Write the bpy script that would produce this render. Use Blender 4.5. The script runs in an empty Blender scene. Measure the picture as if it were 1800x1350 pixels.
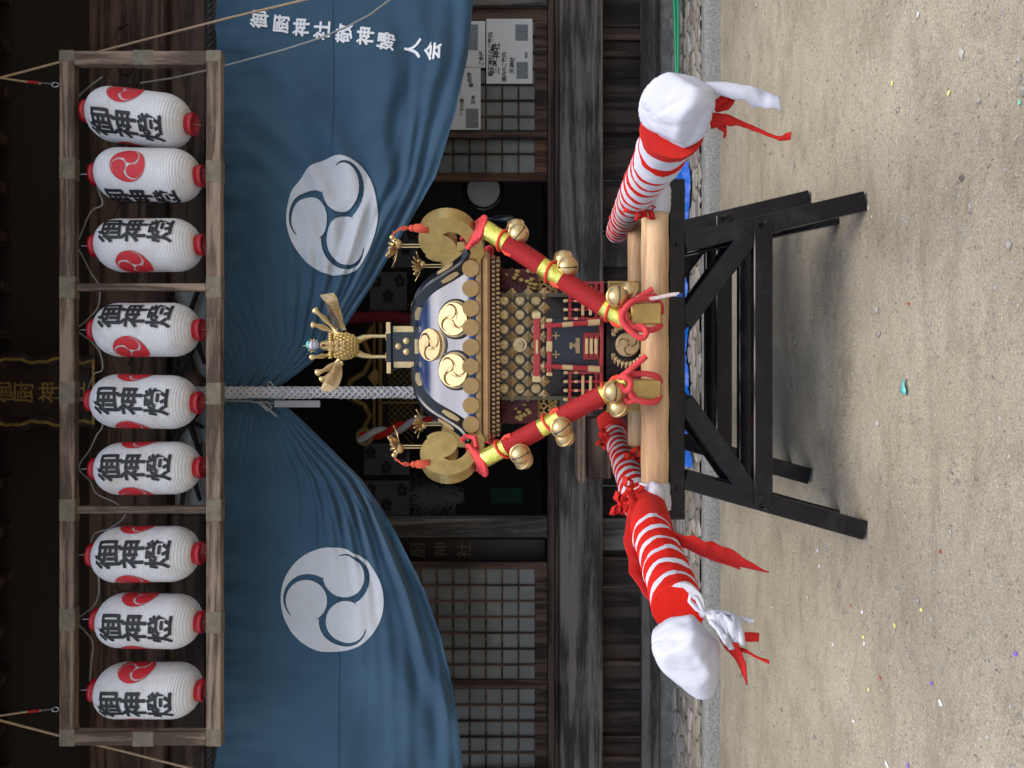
import bpy, bmesh, math, random
import numpy as np
from mathutils import Vector, Matrix, noise
from mathutils.bvhtree import BVHTree
R = math.radians; PI = math.pi
random.seed(7)
sc = bpy.context.scene
C = sc.collection
# ------------------------------------------------------------------ camera, sky, sun
CAMZ = 1.5; F0 = 1300.0
cd = bpy.data.cameras.new('camera'); cam = bpy.data.objects.new('camera', cd); C.objects.link(cam)
cd.sensor_fit = 'HORIZONTAL'; cd.sensor_width = 36; cd.lens = 26.0; cd.clip_end = 500; cd.clip_start = 0.05
cam.matrix_world = Matrix(((0, 1, 0, 0), (0, 0, -1, 0), (-1, 0, 0, CAMZ), (0, 0, 0, 1)))   # held sideways
sc.camera = cam
SUN_EL, SUN_AZ = R(66), R(14)      # azimuth measured from straight behind the camera towards the right
w = bpy.data.worlds.new("World"); sc.world = w; w.use_nodes = True
nt = w.node_tree; bg = nt.nodes['Background']
sky = nt.nodes.new('ShaderNodeTexSky'); sky.sky_type = 'NISHITA'; sky.sun_disc = False
sky.sun_elevation = SUN_EL; sky.sun_rotation = PI - SUN_AZ
sky.air_density = 1.0; sky.dust_density = 2.5; sky.ozone_density = 1.0
nt.links.new(sky.outputs[0], bg.inputs[0]); bg.inputs[1].default_value = 0.15
sd = bpy.data.lights.new('sun', 'SUN'); sd.energy = 1.3; sd.angle = R(42); sd.color = (1.0, .95, .87)
sun = bpy.data.objects.new('sun', sd); C.objects.link(sun)
sv = Vector((math.sin(SUN_AZ) * math.cos(SUN_EL), -math.cos(SUN_AZ) * math.cos(SUN_EL), math.sin(SUN_EL)))
sun.rotation_euler = sv.to_track_quat('Z', 'Y').to_euler(); sun.location = (3, -6, 12)
vs = sc.view_settings; vs.view_transform = 'Standard'; vs.look = 'None'; vs.gamma = 1; vs.exposure = 0.78
try: vs.use_curve_mapping = False
except Exception: pass
cy = sc.cycles
cy.max_bounces = 6; cy.diffuse_bounces = 3; cy.glossy_bounces = 3

def P(x, y, d):        # photo pixel + depth -> world point
    return Vector(((675 - y) / F0 * d, d, CAMZ + (900 - x) / F0 * d))

# ------------------------------------------------------------------ mesh builder
class MB:
    def __init__(s): s.v = []; s.f = []; s.uv = []; s.sm = []
    def add(s, vs, fs, smooth=False, uvs=None):
        o = len(s.v); s.v += [tuple(p) for p in vs]; s.f += [tuple(i + o for i in f) for f in fs]
        s.uv += (uvs if uvs else [(0, 0)] * len(vs)); s.sm += [smooth] * len(fs); return s
    def box(s, lo, hi, bev=0.0):
        x0, y0, z0 = lo; x1, y1, z1 = hi
        return s.obox(Vector(((x0+x1)/2, (y0+y1)/2, (z0+z1)/2)), Vector((1,0,0)), Vector((0,1,0)), Vector((0,0,1)), abs(x1-x0)/2, abs(y1-y0)/2, abs(z1-z0)/2, bev)
    def obox(s, c, ex, ey, ez, hx, hy, hz, bev=0.0):
        b = min(bev, hx*.45, hy*.45, hz*.45)
        if b <= 0:
            V = [c + ex*(hx*i) + ey*(hy*j) + ez*(hz*k) for i in (-1,1) for j in (-1,1) for k in (-1,1)]
            return s.add(V, [(0,1,3,2),(4,6,7,5),(0,4,5,1),(2,3,7,6),(0,2,6,4),(1,5,7,3)])
        V = []; idx = {}
        for i in (-1,1):
            for j in (-1,1):
                for k in (-1,1):
                    for a in range(3):
                        h = [hx-b, hy-b, hz-b]; h[a] += b
                        idx[(i,j,k,a)] = len(V); V.append(c + ex*(h[0]*i) + ey*(h[1]*j) + ez*(h[2]*k))
        fs = []
        for a in range(3):
            o1, o2 = [q for q in range(3) if q != a]
            for sg in (-1,1):
                q = []
                for (p1,p2) in ((-1,-1),(1,-1),(1,1),(-1,1)):
                    t = [0,0,0]; t[a]=sg; t[o1]=p1; t[o2]=p2; q.append(idx[(t[0],t[1],t[2],a)])
                fs.append(tuple(q))
            for p1 in (-1,1):
                for p2 in (-1,1):
                    q = []
                    for (e, ax) in ((-1,o1),(1,o1),(1,o2),(-1,o2)):
                        t = [0,0,0]; t[a]=e; t[o1]=p1; t[o2]=p2; q.append(idx[(t[0],t[1],t[2],ax)])
                    fs.append(tuple(q))
        for i in (-1,1):
            for j in (-1,1):
                for k in (-1,1): fs.append(tuple(idx[(i,j,k,a)] for a in range(3)))
        return s.add(V, fs)
    def bar(s, p, q, wd, th, up=Vector((0,1,0)), bev=0.0):     # board from p to q; th along 'up'
        p = Vector(p); q = Vector(q); ez = (q-p); L = ez.length; ez.normalize()
        ex = ez.cross(up).normalized(); ey = ez.cross(ex).normalized()
        return s.obox((p+q)/2, ex, ey, ez, wd/2, th/2, L/2, bev)
    def tube(s, pts, r, n=10, caps=True, smooth=True, rfun=None):
        pts = [Vector(p) for p in pts]; m = len(pts)
        rs = [r]*m if not hasattr(r, '__len__') else list(r)
        V = []; U = []; L = 0; prev = None
        for i, p in enumerate(pts):
            t = (pts[min(i+1,m-1)] - pts[max(i-1,0)]).normalized()
            if prev is None:
                a = Vector((0,0,1)) if abs(t.z) < .9 else Vector((1,0,0))
                nx = t.cross(a).normalized()
            else:
                nx = (prev - t*prev.dot(t)); nx = nx.normalized() if nx.length > 1e-6 else t.orthogonal().normalized()
            prev = nx; ny = t.cross(nx)
            if i: L += (p - pts[i-1]).length
            for k in range(n+1):
                a = 2*PI*k/n; rr = rs[i]*(rfun(L, a) if rfun else 1)
                V.append(p + nx*(math.cos(a)*rr) + ny*(math.sin(a)*rr)); U.append((k/n, L))
        fs = [(i*(n+1)+k, i*(n+1)+k+1, (i+1)*(n+1)+k+1, (i+1)*(n+1)+k) for i in range(m-1) for k in range(n)]
        s.add(V, fs, smooth, U)
        if caps:
            s.add([V[k] for k in range(n)], [tuple(range(n-1,-1,-1))], False, [U[k] for k in range(n)])
            s.add([V[(m-1)*(n+1)+k] for k in range(n)], [tuple(range(n))], False, [U[(m-1)*(n+1)+k] for k in range(n)])
        return s
    def lathe(s, prof, c=(0,0,0), n=32, smooth=True, sx=1, sy=1, M=None):
        c = Vector(c); V = []; U = []
        for j, (r, z) in enumerate(prof):
            for k in range(n+1):
                a = 2*PI*k/n; q = Vector((r*math.cos(a)*sx, r*math.sin(a)*sy, z))
                V.append((M @ q if M else q) + c); U.append((k/n, z))
        m = len(prof)
        fs = [(i*(n+1)+k, i*(n+1)+k+1, (i+1)*(n+1)+k+1, (i+1)*(n+1)+k) for i in range(m-1) for k in range(n)]
        return s.add(V, fs, smooth, U)
    def ball(s, c, r, n=16, fn=None, sc3=(1,1,1), M=None):
        V = []; c = Vector(c); m = n//2
        for j in range(m+1):
            for k in range(n+1):
                th = PI*j/m; a = 2*PI*k/n
                q = Vector((math.sin(th)*math.cos(a), math.sin(th)*math.sin(a), math.cos(th)))
                rr = r*(fn(q) if fn else 1); q = Vector((q.x*sc3[0], q.y*sc3[1], q.z*sc3[2]))*rr
                V.append((M @ q if M else q) + c)
        fs = [(j*(n+1)+k, (j+1)*(n+1)+k, (j+1)*(n+1)+k+1, j*(n+1)+k+1) for j in range(m) for k in range(n)]
        return s.add(V, fs, True)
    def prism(s, pts, o, ex, ey, ez, th):    # polygon (2-D) extruded from o along ez by th
        n = len(pts); o = Vector(o)
        A = [o + ex*p[0] + ey*p[1] for p in pts]; B = [a + ez*th for a in A]
        return s.add(A+B, [tuple(range(n-1,-1,-1)), tuple(range(n,2*n))] + [(i,(i+1)%n,n+(i+1)%n,n+i) for i in range(n)])
    def grid(s, fn, nu, nv, smooth=True):
        V = [fn(i/(nu-1), j/(nv-1)) for j in range(nv) for i in range(nu)]
        U = [(i/(nu-1), j/(nv-1)) for j in range(nv) for i in range(nu)]
        return s.add(V, [(j*nu+i, j*nu+i+1, (j+1)*nu+i+1, (j+1)*nu+i) for j in range(nv-1) for i in range(nu-1)], smooth, U)
    def strip(s, pts, wv, th=.003, smooth=True):   # ribbon with thickness; pts centre line, wv list of half-width vectors
        n = len(pts); V = []
        for i,(p,wd) in enumerate(zip(pts,wv)):
            p = Vector(p); wd = Vector(wd); t = (Vector(pts[min(i+1,n-1)])-Vector(pts[max(i-1,0)])).normalized()
            nn = t.cross(wd); nn = nn.normalized()*th/2 if nn.length > 1e-7 else Vector((0,th/2,0))
            V += [p-wd+nn, p+nn*1.3, p+wd+nn, p+wd-nn, p-nn, p-wd-nn]
        fs = [(6*i+k, 6*i+(k+1)%6, 6*i+6+(k+1)%6, 6*i+6+k) for i in range(n-1) for k in range(6)]
        fs += [(5,4,3,2,1,0), tuple(6*(n-1)+k for k in range(6))]
        return s.add(V, fs, smooth)
    def mesh(s, name, mat, off=Vector((0,0,0))):
        me = bpy.data.meshes.new(name)
        me.from_pydata([(a-off[0], b-off[1], c-off[2]) for a,b,c in s.v], [], s.f)
        me.polygons.foreach_set('use_smooth', s.sm)
        if any(u != (0,0) for u in s.uv):
            ul = me.uv_layers.new(name='UVMap'); li = np.empty(len(me.loops), 'i'); me.loops.foreach_get('vertex_index', li)
            ul.data.foreach_set('uv', np.array(s.uv, 'f')[li].ravel())
        me.materials.append(mat); me.update(); return me
    def build(s, name, mat, parent=None, local=False, origin=None):
        off = Vector((0,0,0))
        if parent is not None and not local: off = wpos(parent)
        if parent is None and origin is not None: off = Vector(origin)
        me = s.mesh(name, mat, off)
        o = bpy.data.objects.new(name, me); C.objects.link(o)
        if parent is not None: o.parent = parent
        elif origin is not None: o.location = origin
        return o
def wpos(o):
    p = Vector(o.location)
    while o.parent is not None: o = o.parent; p += Vector(o.location)
    return p
def tag(o, label=None, cat=None, group=None, kind=None):
    if label: o['label'] = label
    if cat: o['category'] = cat
    if group: o['group'] = group
    if kind: o['kind'] = kind
    return o
def empty(name, loc, rz=0, label=None, cat=None, group=None, parent=None):
    o = bpy.data.objects.new(name, None); C.objects.link(o); o.location = loc; o.rotation_euler = (0,0,rz)
    o.empty_display_size = .1
    if parent is not None: o.parent = parent
    return tag(o, label, cat, group)
def dup(o, parent=None):
    c = o.copy(); C.objects.link(c)
    if parent is not None: c.parent = parent; c.matrix_parent_inverse = o.matrix_parent_inverse
    for ch in [q for q in list(C.objects) if q.parent == o]: dup(ch, c)
    return c

# ------------------------------------------------------------------ materials
def mat(name, col, rough=.6, metal=0, coat=0, spec=.5, var=0, vscale=8, stretch=(1,1,1), col2=None, bump=0, bscale=40, bstretch=None, trans=0, sheen=0, grime=0):
    m = bpy.data.materials.new(name); m.use_nodes = True; t = m.node_tree; b = t.nodes['Principled BSDF']
    b.inputs['Base Color'].default_value = (*col, 1); b.inputs['Roughness'].default_value = rough
    b.inputs['Metallic'].default_value = metal; b.inputs['Coat Weight'].default_value = coat
    b.inputs['Coat Roughness'].default_value = .08
    b.inputs['Specular IOR Level'].default_value = spec
    if sheen: b.inputs['Sheen Weight'].default_value = sheen
    tc = t.nodes.new('ShaderNodeTexCoord')
    if col2 is not None or var:
        mp = t.nodes.new('ShaderNodeMapping'); mp.inputs['Scale'].default_value = stretch
        t.links.new(tc.outputs['Object'], mp.inputs[0])
        nz = t.nodes.new('ShaderNodeTexNoise'); nz.inputs['Scale'].default_value = vscale; nz.inputs['Detail'].default_value = 8; nz.inputs['Roughness'].default_value = .65
        t.links.new(mp.outputs[0], nz.inputs['Vector'])
        rp = t.nodes.new('ShaderNodeValToRGB'); rp.color_ramp.elements[0].position = .33; rp.color_ramp.elements[1].position = .68
        c2 = col2 if col2 is not None else tuple(c*(1+var) for c in col); c1 = col if col2 is not None else tuple(c*(1-var) for c in col)
        rp.color_ramp.elements[0].color = (*c1,1); rp.color_ramp.elements[1].color = (*c2,1)
        t.links.new(nz.outputs[0], rp.inputs[0]); t.links.new(rp.outputs[0], b.inputs['Base Color'])
        rr = t.nodes.new('ShaderNodeMapRange'); rr.inputs[3].default_value = max(.02, rough*.75); rr.inputs[4].default_value = min(1, rough*1.25)
        t.links.new(nz.outputs[0], rr.inputs[0]); t.links.new(rr.outputs[0], b.inputs['Roughness'])
    if bump:
        mp = t.nodes.new('ShaderNodeMapping'); mp.inputs['Scale'].default_value = bstretch or stretch
        t.links.new(tc.outputs['Object'], mp.inputs[0])
        nz = t.nodes.new('ShaderNodeTexNoise'); nz.inputs['Scale'].default_value = bscale; nz.inputs['Detail'].default_value = 6
        t.links.new(mp.outputs[0], nz.inputs['Vector'])
        bp = t.nodes.new('ShaderNodeBump'); bp.inputs['Strength'].default_value = min(1, bump); bp.inputs['Distance'].default_value = .004*max(1,bump)
        t.links.new(nz.outputs[0], bp.inputs['Height']); t.links.new(bp.outputs[0], b.inputs['Normal'])
    if trans:
        out = t.nodes['Material Output']; tr = t.nodes.new('ShaderNodeBsdfTranslucent'); tr.inputs[0].default_value = (*col,1)
        mx = t.nodes.new('ShaderNodeMixShader'); mx.inputs[0].default_value = trans
        t.links.new(b.outputs[0], mx.inputs[1]); t.links.new(tr.outputs[0], mx.inputs[2]); t.links.new(mx.outputs[0], out.inputs[0])
    return m
def wood(name, c1, c2, axis='z', rough=.75, k=1.0, bump=.6, knots=True):
    # grain = stretched noise warped into rings, running along one axis
    m = bpy.data.materials.new(name); m.use_nodes = True; t = m.node_tree; b = t.nodes['Principled BSDF']
    b.inputs['Roughness'].default_value = rough; b.inputs['Specular IOR Level'].default_value = .3
    tc = t.nodes.new('ShaderNodeTexCoord'); mp = t.nodes.new('ShaderNodeMapping')
    s = {'x': (.06,1,1), 'y': (1,.06,1), 'z': (1,1,.06)}[axis]; mp.inputs['Scale'].default_value = tuple(q*k for q in s)
    t.links.new(tc.outputs['Object'], mp.inputs[0])
    n1 = t.nodes.new('ShaderNodeTexNoise'); n1.inputs['Scale'].default_value = 5; n1.inputs['Detail'].default_value = 3; n1.inputs['Distortion'].default_value = .6
    t.links.new(mp.outputs[0], n1.inputs['Vector'])
    mul = t.nodes.new('ShaderNodeMath'); mul.operation = 'MULTIPLY'; mul.inputs[1].default_value = 22
    t.links.new(n1.outputs[0], mul.inputs[0]); si = t.nodes.new('ShaderNodeMath'); si.operation = 'SINE'; t.links.new(mul.outputs[0], si.inputs[0])
    n2 = t.nodes.new('ShaderNodeTexNoise'); n2.inputs['Scale'].default_value = 95; n2.inputs['Detail'].default_value = 8; n2.inputs['Roughness'].default_value = .7
    t.links.new(mp.outputs[0], n2.inputs['Vector'])
    n3 = t.nodes.new('ShaderNodeTexNoise'); n3.inputs['Scale'].default_value = 2.2; n3.inputs['Detail'].default_value = 5
    t.links.new(tc.outputs['Object'], n3.inputs['Vector'])
    a1 = t.nodes.new('ShaderNodeMath'); a1.operation = 'MULTIPLY_ADD'; a1.inputs[1].default_value = .20; t.links.new(si.outputs[0], a1.inputs[0]); t.links.new(n2.outputs[0], a1.inputs[2])
    a2 = t.nodes.new('ShaderNodeMath'); a2.operation = 'MULTIPLY_ADD'; a2.inputs[1].default_value = .7; t.links.new(n3.outputs[0], a2.inputs[0]); t.links.new(a1.outputs[0], a2.inputs[2])
    rp = t.nodes.new('ShaderNodeValToRGB'); rp.color_ramp.elements[0].position = .5; rp.color_ramp.elements[1].position = 1.2
    rp.color_ramp.elements[0].position = .62; rp.color_ramp.elements[1].position = 1.02
    rp.color_ramp.elements[0].color = (*c1,1); rp.color_ramp.elements[1].color = (*c2,1)
    t.links.new(a2.outputs[0], rp.inputs[0]); t.links.new(rp.outputs[0], b.inputs['Base Color'])
    bp = t.nodes.new('ShaderNodeBump'); bp.inputs['Strength'].default_value = bump; bp.inputs['Distance'].default_value = .004
    t.links.new(a1.outputs[0], bp.inputs['Height']); t.links.new(bp.outputs[0], b.inputs['Normal'])
    return m
def stripes(name, ca, cb, period, duty, twist=1, ph=0):
    m = bpy.data.materials.new(name); m.use_nodes = True; t = m.node_tree; b = t.nodes['Principled BSDF']; b.inputs['Roughness'].default_value = .85
    b.inputs['Specular IOR Level'].default_value = .2
    uv = t.nodes.new('ShaderNodeUVMap'); sp = t.nodes.new('ShaderNodeSeparateXYZ'); t.links.new(uv.outputs[0], sp.inputs[0])
    tc = t.nodes.new('ShaderNodeTexCoord'); nz = t.nodes.new('ShaderNodeTexNoise'); nz.inputs['Scale'].default_value = 9; nz.inputs['Detail'].default_value = 3
    t.links.new(tc.outputs['Object'], nz.inputs['Vector'])
    d = t.nodes.new('ShaderNodeMath'); d.operation = 'DIVIDE'; d.inputs[1].default_value = period; t.links.new(sp.outputs[1], d.inputs[0])
    a = t.nodes.new('ShaderNodeMath'); a.operation = 'MULTIPLY_ADD'; a.inputs[1].default_value = twist; t.links.new(sp.outputs[0], a.inputs[0]); t.links.new(d.outputs[0], a.inputs[2])
    a2 = t.nodes.new('ShaderNodeMath'); a2.operation = 'MULTIPLY_ADD'; a2.inputs[1].default_value = .62; t.links.new(nz.outputs[0], a2.inputs[0]); t.links.new(a.outputs[0], a2.inputs[2])
    fr = t.nodes.new('ShaderNodeMath'); fr.operation = 'FRACT'; t.links.new(a2.outputs[0], fr.inputs[0])
    gt = t.nodes.new('ShaderNodeMath'); gt.operation = 'GREATER_THAN'; gt.inputs[1].default_value = duty; t.links.new(fr.outputs[0], gt.inputs[0])
    mx = t.nodes.new('ShaderNodeMix'); mx.data_type = 'RGBA'; mx.inputs[6].default_value = (*ca,1); mx.inputs[7].default_value = (*cb,1)
    t.links.new(gt.outputs[0], mx.inputs[0]); t.links.new(mx.outputs[2], b.inputs['Base Color'])
    bp = t.nodes.new('ShaderNodeBump'); bp.inputs['Strength'].default_value = .5; bp.inputs['Distance'].default_value = .006; t.links.new(fr.outputs[0], bp.inputs['Height'])
    n4 = t.nodes.new('ShaderNodeTexNoise'); n4.inputs['Scale'].default_value = 35; t.links.new(tc.outputs['Object'], n4.inputs['Vector'])
    bp2 = t.nodes.new('ShaderNodeBump'); bp2.inputs['Strength'].default_value = .4; bp2.inputs['Distance'].default_value = .006; t.links.new(n4.outputs[0], bp2.inputs['Height']); t.links.new(bp.outputs[0], bp2.inputs['Normal'])
    t.links.new(bp2.outputs[0], b.inputs['Normal'])
    return m
M = {}
M['beam'] = wood('weathered_grey_wood', (.032,.026,.023), (.165,.143,.125), 'x', k=1.1)
M['beam_z'] = wood('weathered_grey_wood_upright', (.03,.028,.027), (.15,.135,.12), 'z', k=1.3)
M['dwood'] = wood('dark_brown_wood', (.022,.012,.009), (.10,.063,.046), 'x', k=1.4)
M['dwood_z'] = wood('dark_brown_wood_upright', (.02,.011,.008), (.10,.062,.045), 'z', k=1.4)
M['bwood_z'] = wood('brown_wood_upright', (.045,.02,.012), (.15,.075,.045), 'z', k=1.4)
M['panel'] = wood('dark_plank', (.011,.007,.006), (.062,.042,.033), 'z', k=1.0, bump=.4)
M['fwood'] = wood('frame_wood', (.075,.05,.035), (.28,.205,.148), 'x', k=1.6)
M['fwood_z'] = wood('frame_wood_upright', (.075,.05,.035), (.28,.205,.148), 'z', k=1.6)
M['olive'] = mat('olive_tape', (.17,.142,.098), .75, var=.35, vscale=18)
M['glass'] = mat('frosted_pane', (.125,.135,.14), .35, var=.35, vscale=2.5, spec=.6)
M['conc'] = mat('concrete', (.2,.19,.16), .9, var=.35, vscale=14, bump=.8, bscale=90)
M['kerb'] = mat('kerb_concrete', (.16,.155,.14), .95, col2=(.36,.35,.325), vscale=55, bump=1.6, bscale=70)
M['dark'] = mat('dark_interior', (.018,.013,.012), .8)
M['plast'] = mat('white_plaster', (.42,.43,.42), .9, var=.1)
M['cloth'] = mat('blue_curtain_cloth', (.019,.056,.102), .78, col2=(.040,.096,.150), vscale=1.2, spec=.25, bump=.25, bscale=260, sheen=.25)
M['print'] = mat('white_print_on_cloth', (.5,.52,.54), .85, spec=.2, var=.06, vscale=3)
M['paper'] = mat('lantern_paper', (.86,.86,.88), .65, var=.03, vscale=10, trans=.25)
M['black'] = mat('black_ink', (.012,.012,.014), .6)
M['redink'] = mat('red_ink', (.55,.02,.03), .6)
M['redcap'] = mat('red_plastic', (.42,.006,.014), .3, coat=.3)
M['gold'] = mat('aged_gilt', (.50,.34,.12), .38, metal=.75, var=.22, vscale=12, bump=.25, bscale=60)
M['goldm'] = mat('matt_gilt_board', (.32,.205,.08), .5, metal=.4, var=.1, vscale=20)
M['goldl'] = mat('pale_gilt_relief', (.55,.41,.21), .45, metal=.4, var=.12, vscale=25, bump=.3, bscale=90)
M['brass'] = mat('satin_brass', (.62,.44,.20), .33, metal=.75, var=.08, vscale=30)
M['foil'] = mat('yellow_gold_foil', (.85,.78,.16), .24, metal=.8, var=.15, vscale=30, bump=1.0, bscale=45)
M['lacq'] = mat('black_lacquer', (.006,.007,.012), .22, coat=.25, spec=.45, bump=.1, bscale=25)
M['lacqr'] = mat('sky_tinted_roof_lacquer', (.014,.032,.095), .2, coat=.3, spec=.5, var=.25, vscale=9, bump=.15, bscale=14)  # black lacquer; blue of the reflected sky is painted into the base colour
M['redl'] = mat('red_lacquer', (.3,.018,.025), .35, coat=.3, var=.12, vscale=20)
M['cord'] = mat('red_thread', (.36,.008,.010), .75, var=.12, vscale=40, bump=.3, bscale=200)
M['rope'] = mat('soft_red_rope', (.62,.05,.055), .9, var=.12, vscale=60, bump=.5, bscale=150)
M['redc'] = mat('red_cotton', (.62,.014,.008), .9, var=.1, vscale=20, bump=.6, bscale=50, trans=.12)
M['whitec'] = mat('white_cotton', (.56,.56,.62), .9, var=.03, vscale=12, bump=.25, bscale=9)
M['pole'] = wood('peeled_cypress', (.42,.25,.13), (.66,.46,.27), 'x', rough=.5, k=.6, bump=.15)
M['tres'] = mat('black_painted_wood', (.004,.004,.007), .2, var=.3, vscale=5, bump=.12, bscale=14, spec=.4)
M['grope'] = mat('grey_rope', (.26,.255,.26), .9, var=.15, vscale=60, bump=.6, bscale=140)
M['tan'] = mat('tan_rope', (.42,.3,.2), .9, var=.2, vscale=80)
M['wire'] = mat('grey_cable', (.3,.3,.28), .5)
M['blackrope'] = mat('black_rope', (.02,.02,.025), .7)
M['tarp'] = mat('blue_tarpaulin', (.005,.13,.62), .4, var=.15, vscale=20, bump=.6, bscale=30)
M['green'] = mat('green_plastic', (.03,.36,.16), .35, coat=.2)
M['steel'] = mat('steel', (.6,.6,.6), .3, metal=.9)
M['teal'] = mat('teal_enamel', (.15,.5,.45), .4, var=.3, vscale=60)
M['plaque'] = mat('plaque_board', (.022,.013,.012), .5, var=.3, vscale=9)
M['dgold'] = mat('dull_gold_trim', (.3,.21,.07), .5, metal=.4, var=.4, vscale=30)
M['tass'] = mat('coral_silk_tassel', (.55,.07,.03), .8, var=.25, vscale=120, stretch=(3,3,.2), bump=.8, bscale=120, bstretch=(3,3,.2))
M['pink'] = mat('pale_twisted_cord', (.72,.6,.58), .85)
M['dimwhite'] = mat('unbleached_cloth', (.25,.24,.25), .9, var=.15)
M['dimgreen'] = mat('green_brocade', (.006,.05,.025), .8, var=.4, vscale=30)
M['photo'] = mat('printed_photo', (.03,.04,.08), .5, col2=(.28,.3,.3), vscale=90)
M['sheet'] = mat('printed_paper', (.6,.6,.6), .55, var=.04, vscale=6)
M['grime'] = mat('notice_blue_print', (.35,.42,.6), .6)

def age_paper(m):
    t = m.node_tree; b = t.nodes['Principled BSDF']; src = b.inputs['Base Color'].links[0].from_socket
    tc = t.nodes.new('ShaderNodeTexCoord'); oi = t.nodes.new('ShaderNodeObjectInfo'); ad = t.nodes.new('ShaderNodeVectorMath'); ad.operation = 'ADD'
    t.links.new(tc.outputs['Object'], ad.inputs[0]); t.links.new(oi.outputs['Location'], ad.inputs[1])
    n = t.nodes.new('ShaderNodeTexNoise'); n.inputs['Scale'].default_value = 4.5; n.inputs['Detail'].default_value = 9; n.inputs['Roughness'].default_value = .7; t.links.new(ad.outputs[0], n.inputs['Vector'])
    r = t.nodes.new('ShaderNodeValToRGB'); r.color_ramp.elements[0].position = .5; r.color_ramp.elements[0].color = (1,1,1,1); r.color_ramp.elements[1].position = .78; r.color_ramp.elements[1].color = (.72,.64,.50,1); t.links.new(n.outputs[0], r.inputs[0])
    x = t.nodes.new('ShaderNodeMix'); x.data_type = 'RGBA'; x.blend_type = 'MULTIPLY'; x.inputs[0].default_value = 1
    t.links.new(src, x.inputs[6]); t.links.new(r.outputs[0], x.inputs[7]); t.links.new(x.outputs[2], b.inputs['Base Color'])
age_paper(M['paper'])
def chips(m):
    t = m.node_tree; b = t.nodes['Principled BSDF']; src = b.inputs['Base Color'].links[0].from_socket
    tc = t.nodes.new('ShaderNodeTexCoord'); oi = t.nodes.new('ShaderNodeObjectInfo'); ad = t.nodes.new('ShaderNodeVectorMath'); ad.operation = 'ADD'
    t.links.new(tc.outputs['Object'], ad.inputs[0]); t.links.new(oi.outputs['Location'], ad.inputs[1]); last = src
    for sc_, lo, hi, col in ((38, .70, .73, (.22,.2,.17,1)), (6, .50, .80, (.028,.026,.026,1))):
        n = t.nodes.new('ShaderNodeTexNoise'); n.inputs['Scale'].default_value = sc_; n.inputs['Detail'].default_value = 7; n.inputs['Roughness'].default_value = .75; t.links.new(ad.outputs[0], n.inputs['Vector'])
        r = t.nodes.new('ShaderNodeMapRange'); r.inputs[1].default_value = lo; r.inputs[2].default_value = hi; t.links.new(n.outputs[0], r.inputs[0])
        x = t.nodes.new('ShaderNodeMix'); x.data_type = 'RGBA'; t.links.new(r.outputs[0], x.inputs[0]); t.links.new(last, x.inputs[6]); x.inputs[7].default_value = col; last = x.outputs[2]
    t.links.new(last, b.inputs['Base Color'])
chips(M['tres'])
# ------------------------------------------------------------------ writing and crests as 2-D meshes
def grid_cut(bm, step):
    for ax in (0, 1):
        lo = min(v.co[ax] for v in bm.verts); hi = max(v.co[ax] for v in bm.verts)
        n = int((hi-lo)/step)
        for i in range(1, n+1):
            co = Vector((0,0,0)); co[ax] = lo + i*(hi-lo)/(n+1); no = Vector((0,0,0)); no[ax] = 1
            bmesh.ops.bisect_plane(bm, geom=bm.verts[:]+bm.edges[:]+bm.faces[:], dist=1e-7, plane_co=co, plane_no=no)
def bm_data(bm):
    bm.normal_update(); bmesh.ops.triangulate(bm, faces=bm.faces[:]); bm.verts.ensure_lookup_table(); bm.verts.index_update()
    V = [(v.co.x, v.co.y) for v in bm.verts]; Fc = [tuple(v.index for v in f.verts) for f in bm.faces]; bm.free(); return V, Fc
def char2d(ch, size, bold=.0, step=None, aspect=1.0):
    cu = bpy.data.curves.new('t', 'FONT'); cu.body = ch; cu.size = size; cu.offset = bold*size; cu.resolution_u = 3
    o = bpy.data.objects.new('t', cu); C.objects.link(o)
    dg = bpy.context.evaluated_depsgraph_get(); me = bpy.data.meshes.new_from_object(o.evaluated_get(dg))
    bm = bmesh.new(); bm.from_mesh(me)
    bpy.data.objects.remove(o); bpy.data.curves.remove(cu); bpy.data.meshes.remove(me)
    if not bm.verts: return [], []
    bmesh.ops.remove_doubles(bm, verts=bm.verts, dist=1e-6)
    xs = [v.co.x for v in bm.verts]; ys = [v.co.y for v in bm.verts]
    cx = (min(xs)+max(xs))/2; cy_ = (min(ys)+max(ys))/2
    for v in bm.verts: v.co.x = (v.co.x-cx)*aspect; v.co.y -= cy_; v.co.z = 0
    if step: grid_cut(bm, step)
    return bm_data(bm)
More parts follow.
